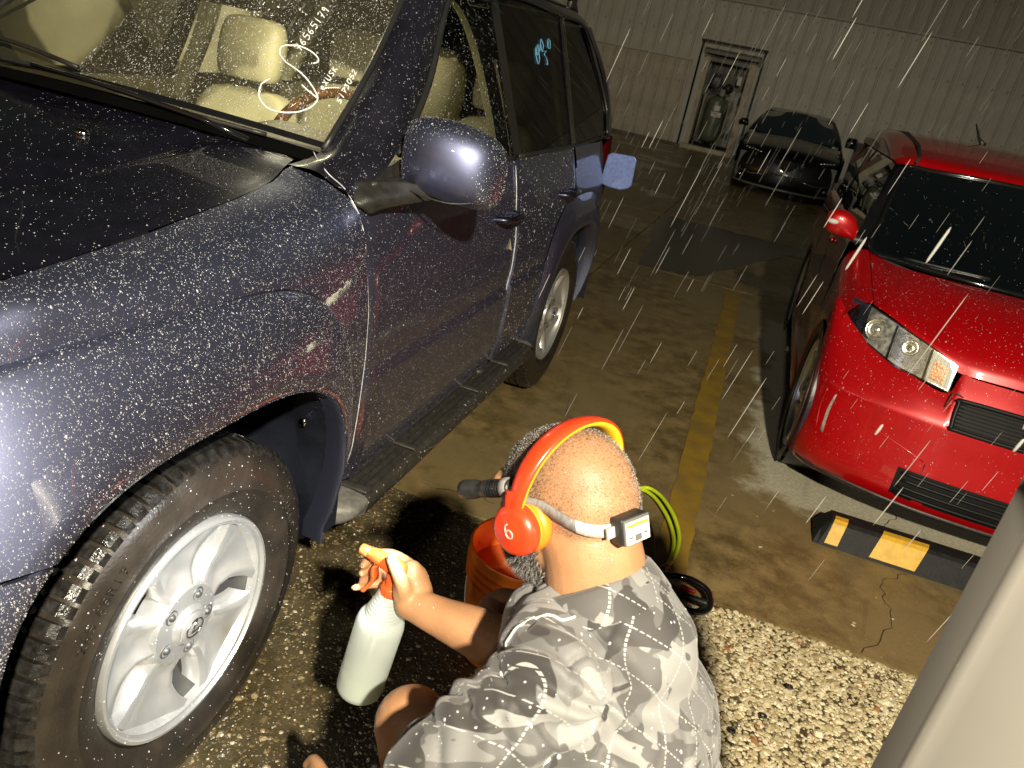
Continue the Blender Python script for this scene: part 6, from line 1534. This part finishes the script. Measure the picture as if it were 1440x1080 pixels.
# ================================================================ water standing on the cars
def scatter(o, n, size, seed, name='raindrops', stretch=1.0, filt=None, parent=None, clump=0, flat=.55):
    rg = np.random.default_rng(seed)
    dg = bpy.context.evaluated_depsgraph_get()
    me = o.data; me.calc_loop_triangles()
    nt_ = len(me.loop_triangles); tv = np.empty(nt_*3, int); me.loop_triangles.foreach_get('vertices', tv); tv = tv.reshape(-1, 3)
    co = np.empty(len(me.vertices)*3); me.vertices.foreach_get('co', co); co = co.reshape(-1, 3)+A(ORG[o.name])
    T = co[tv]; nn = np.cross(T[:, 1]-T[:, 0], T[:, 2]-T[:, 0]); ar = np.linalg.norm(nn, axis=1)+1e-12; nn /= ar[:, None]
    cen = T.mean(1); tocam = A((.9, -1.1, 1.8))-cen; sg = np.sign((nn*tocam).sum(1)); nn *= sg[:, None]
    w_ = ar.copy()
    if filt is not None: w_ *= filt(cen, nn)
    w_ /= w_.sum(); idx = rg.choice(nt_, n, p=w_); a, b_ = rg.random(n), rg.random(n); m_ = a+b_ > 1; a[m_], b_[m_] = 1-a[m_], 1-b_[m_]
    P = T[idx, 0]+(T[idx, 1]-T[idx, 0])*a[:, None]+(T[idx, 2]-T[idx, 0])*b_[:, None]; N_ = nn[idx]
    dn = A((0, 0, -1.))-N_*(-N_[:, 2])[:, None]; dn /= np.linalg.norm(dn, axis=1)[:, None]+1e-9; sd = np.cross(N_, dn)
    s = size*np.exp(rg.normal(0, .40, n)); st = s*(1+stretch*rg.random(n)**2)
    base = []
    for i in range(6): base.append((math.cos(i*PI/3), math.sin(i*PI/3), 0))
    for i in range(6): base.append((.68*math.cos(i*PI/3+.5), .68*math.sin(i*PI/3+.5), .75))
    base.append((0, 0, 1.))
    base = A(base)
    fc = [(i, (i+1) % 6, 6+(i+1) % 6, 6+i) for i in range(6)]+[(6+i, 6+(i+1) % 6, 12) for i in range(6)]
    V = P[:, None]+sd[:, None]*(base[None, :, 0:1]*s[:, None, None])+dn[:, None]*(base[None, :, 1:2]*st[:, None, None])+N_[:, None]*(base[None, :, 2:3]*s[:, None, None]*flat)
    F_ = (np.arange(n)[:, None]*13)
    faces = []
    for q in range(n): faces += [tuple(i+q*13 for i in f) for f in fc]
    oo = obj(name, (V.reshape(-1, 3), faces), M['drop'], parent or o); oo['kind'] = 'stuff'
    return oo
near = lambda c_, n_: np.clip(1.2-.25*np.linalg.norm(c_-A((.79, -1, 1.55)), axis=1), .15, 1)
for nm, n, sz in (('front_fender', 17000, .00046), ('wheel_arch_flare', 10500, .00046), ('bumper_corner', 5200, .00046), ('front_door', 6500, .00050), ('rear_door', 1000, .0011), ('side_mirror', 1600, .00055), ('front_pillar', 1100, .0006), ('hood', 2400, .0006), ('windshield', 12000, .0006), ('front_door_window', 1700, .0007), ('running_board', 500, .0012), ('arch_liner', 160, .0010)):
    o = [c_ for c_ in SUV.children if c_.name.split('.')[0] == nm and c_.scale.x > 0][0]
    scatter(o, n, sz, len(nm)+n, filt=(lambda c_, n_: (c_[:, 0] > -.9)*near(c_, n_)*np.clip((np.abs(n_[:, 0])+n_[:, 2].clip(0)-.35)*3, 0, 1)*(np.clip((n_[:, 0]-.1)*3, 0, 1) if nm in ('wheel_arch_flare', 'bumper_corner') else 1)), stretch=2.2 if nm == 'windshield' else 1.2, flat=.5)
wob = [c_ for c_ in W1.children if c_.name.startswith('tyre')][0]
scatter(wob, 1500, .0008, 77, stretch=1)
scatter(W1, 380, .0009, 78)
for nm, n, sz in (('hood', 700, .0008), ('front_bumper', 600, .0008), ('windscreen', 160, .0009), ('front_wing', 160, .0008)):
    o = [c_ for c_ in RED.children if c_.name.split('.')[0] == nm and c_.scale.x > 0][0]
    scatter(o, n, sz, n+3, filt=lambda c_, n_: np.clip(n_[:, 2]+.4, 0, 1), stretch=1.5, flat=.5)
for o, n, sz, sd_ in ((body, 260, .0009, 5), (SH, 420, .0011, 6)):
    scatter(o, n, sz, sd_, filt=lambda c_, n_: (c_[:, 2] > .6)*np.clip(n_[:, 2]+.1, 0, 1), flat=.5, parent=MAN)
# ================================================================ rain in the air, lit by the lamp
def rain():
    rg = np.random.default_rng(11); V = []; F_ = []
    fall = nrm((-.23, -.02, -1))
    def add(p, L_, r):
        a = nrm(np.cross(fall, (1, 0, 0))); b_ = np.cross(fall, a); k = len(V)
        for t, rr in ((0, .12), (.12, .8), (.5, 1), (.9, .8), (1, .12)):
            for j in range(4): V.append(p+fall*L_*t+(a*math.cos(j*PI/2)+b_*math.sin(j*PI/2))*r*rr)
        for i in range(4):
            for j in range(4): F_.append((k+i*4+j, k+i*4+(j+1) % 4, k+(i+1)*4+(j+1) % 4, k+(i+1)*4+j))
    cam = A((.79, -.998, 1.553))
    n = 0
    while n < 2000:
        p = A((rg.uniform(-3, 6), rg.uniform(.5, 12), rg.uniform(.1, 4)))
        d = np.linalg.norm(p-cam)
        if d < 1.7 or (p[0] < .1 and p[1] < 3.6 and p[2] < 1.9): continue
        if 1.15 < p[0] < 2.9 and 2.0 < p[1] < 5.7 and p[2] < 1.5: continue
        add(p, rg.uniform(.05, .24), rg.uniform(.0005, .0014)*(1+.16*d)); n += 1
    for q in range(150):   # closer drops
        p = A((rg.uniform(.3, 2.6), rg.uniform(.2, 2.2), rg.uniform(.5, 1.7)))
        if np.linalg.norm(p-cam) < 1.2 or (p[0] < 1.05 and p[1] < .5): continue
        add(p, rg.uniform(.04, .08), rg.uniform(.0005, .0009))
    for p, L_, r in (((1.185, .02, 1.47), .075, .0030), ((1.13, -.10, 1.34), .060, .0026), ((1.36, .10, 1.52), .085, .0032), ((1.03, .18, 1.44), .055, .0024), ((.955, .35, 1.38), .06, .0026), ((1.21, -.02, 1.29), .022, .0026), ((1.30, .15, 1.62), .085, .0026), ((1.02, .05, 1.19), .018, .0022), ((1.16, .0, 1.24), .020, .0024), ((1.32, .05, 1.42), .05, .0024)):
        add(A(p), L_, r)
    return V, F_
m_ = bpy.data.materials.new('rain_water'); m_.use_nodes = True; N_ = m_.node_tree.nodes; L_ = m_.node_tree.links; N_.clear()
o_ = N_.new('ShaderNodeOutputMaterial'); t_ = N_.new('ShaderNodeBsdfTransparent'); d_ = N_.new('ShaderNodeBsdfDiffuse'); tr_ = N_.new('ShaderNodeBsdfTranslucent'); a_ = N_.new('ShaderNodeMixShader'); b_ = N_.new('ShaderNodeMixShader')
d_.inputs[0].default_value = (.9, .9, .86, 1); tr_.inputs[0].default_value = (.9, .9, .86, 1)
L_.new(d_.outputs[0], a_.inputs[1]); L_.new(tr_.outputs[0], a_.inputs[2]); L_.new(t_.outputs[0], b_.inputs[1]); L_.new(a_.outputs[0], b_.inputs[2]); b_.inputs[0].default_value = .38; L_.new(b_.outputs[0], o_.inputs[0])
ro = obj('rain', rain(), m_); ro['kind'] = 'stuff'
ro.visible_shadow = True
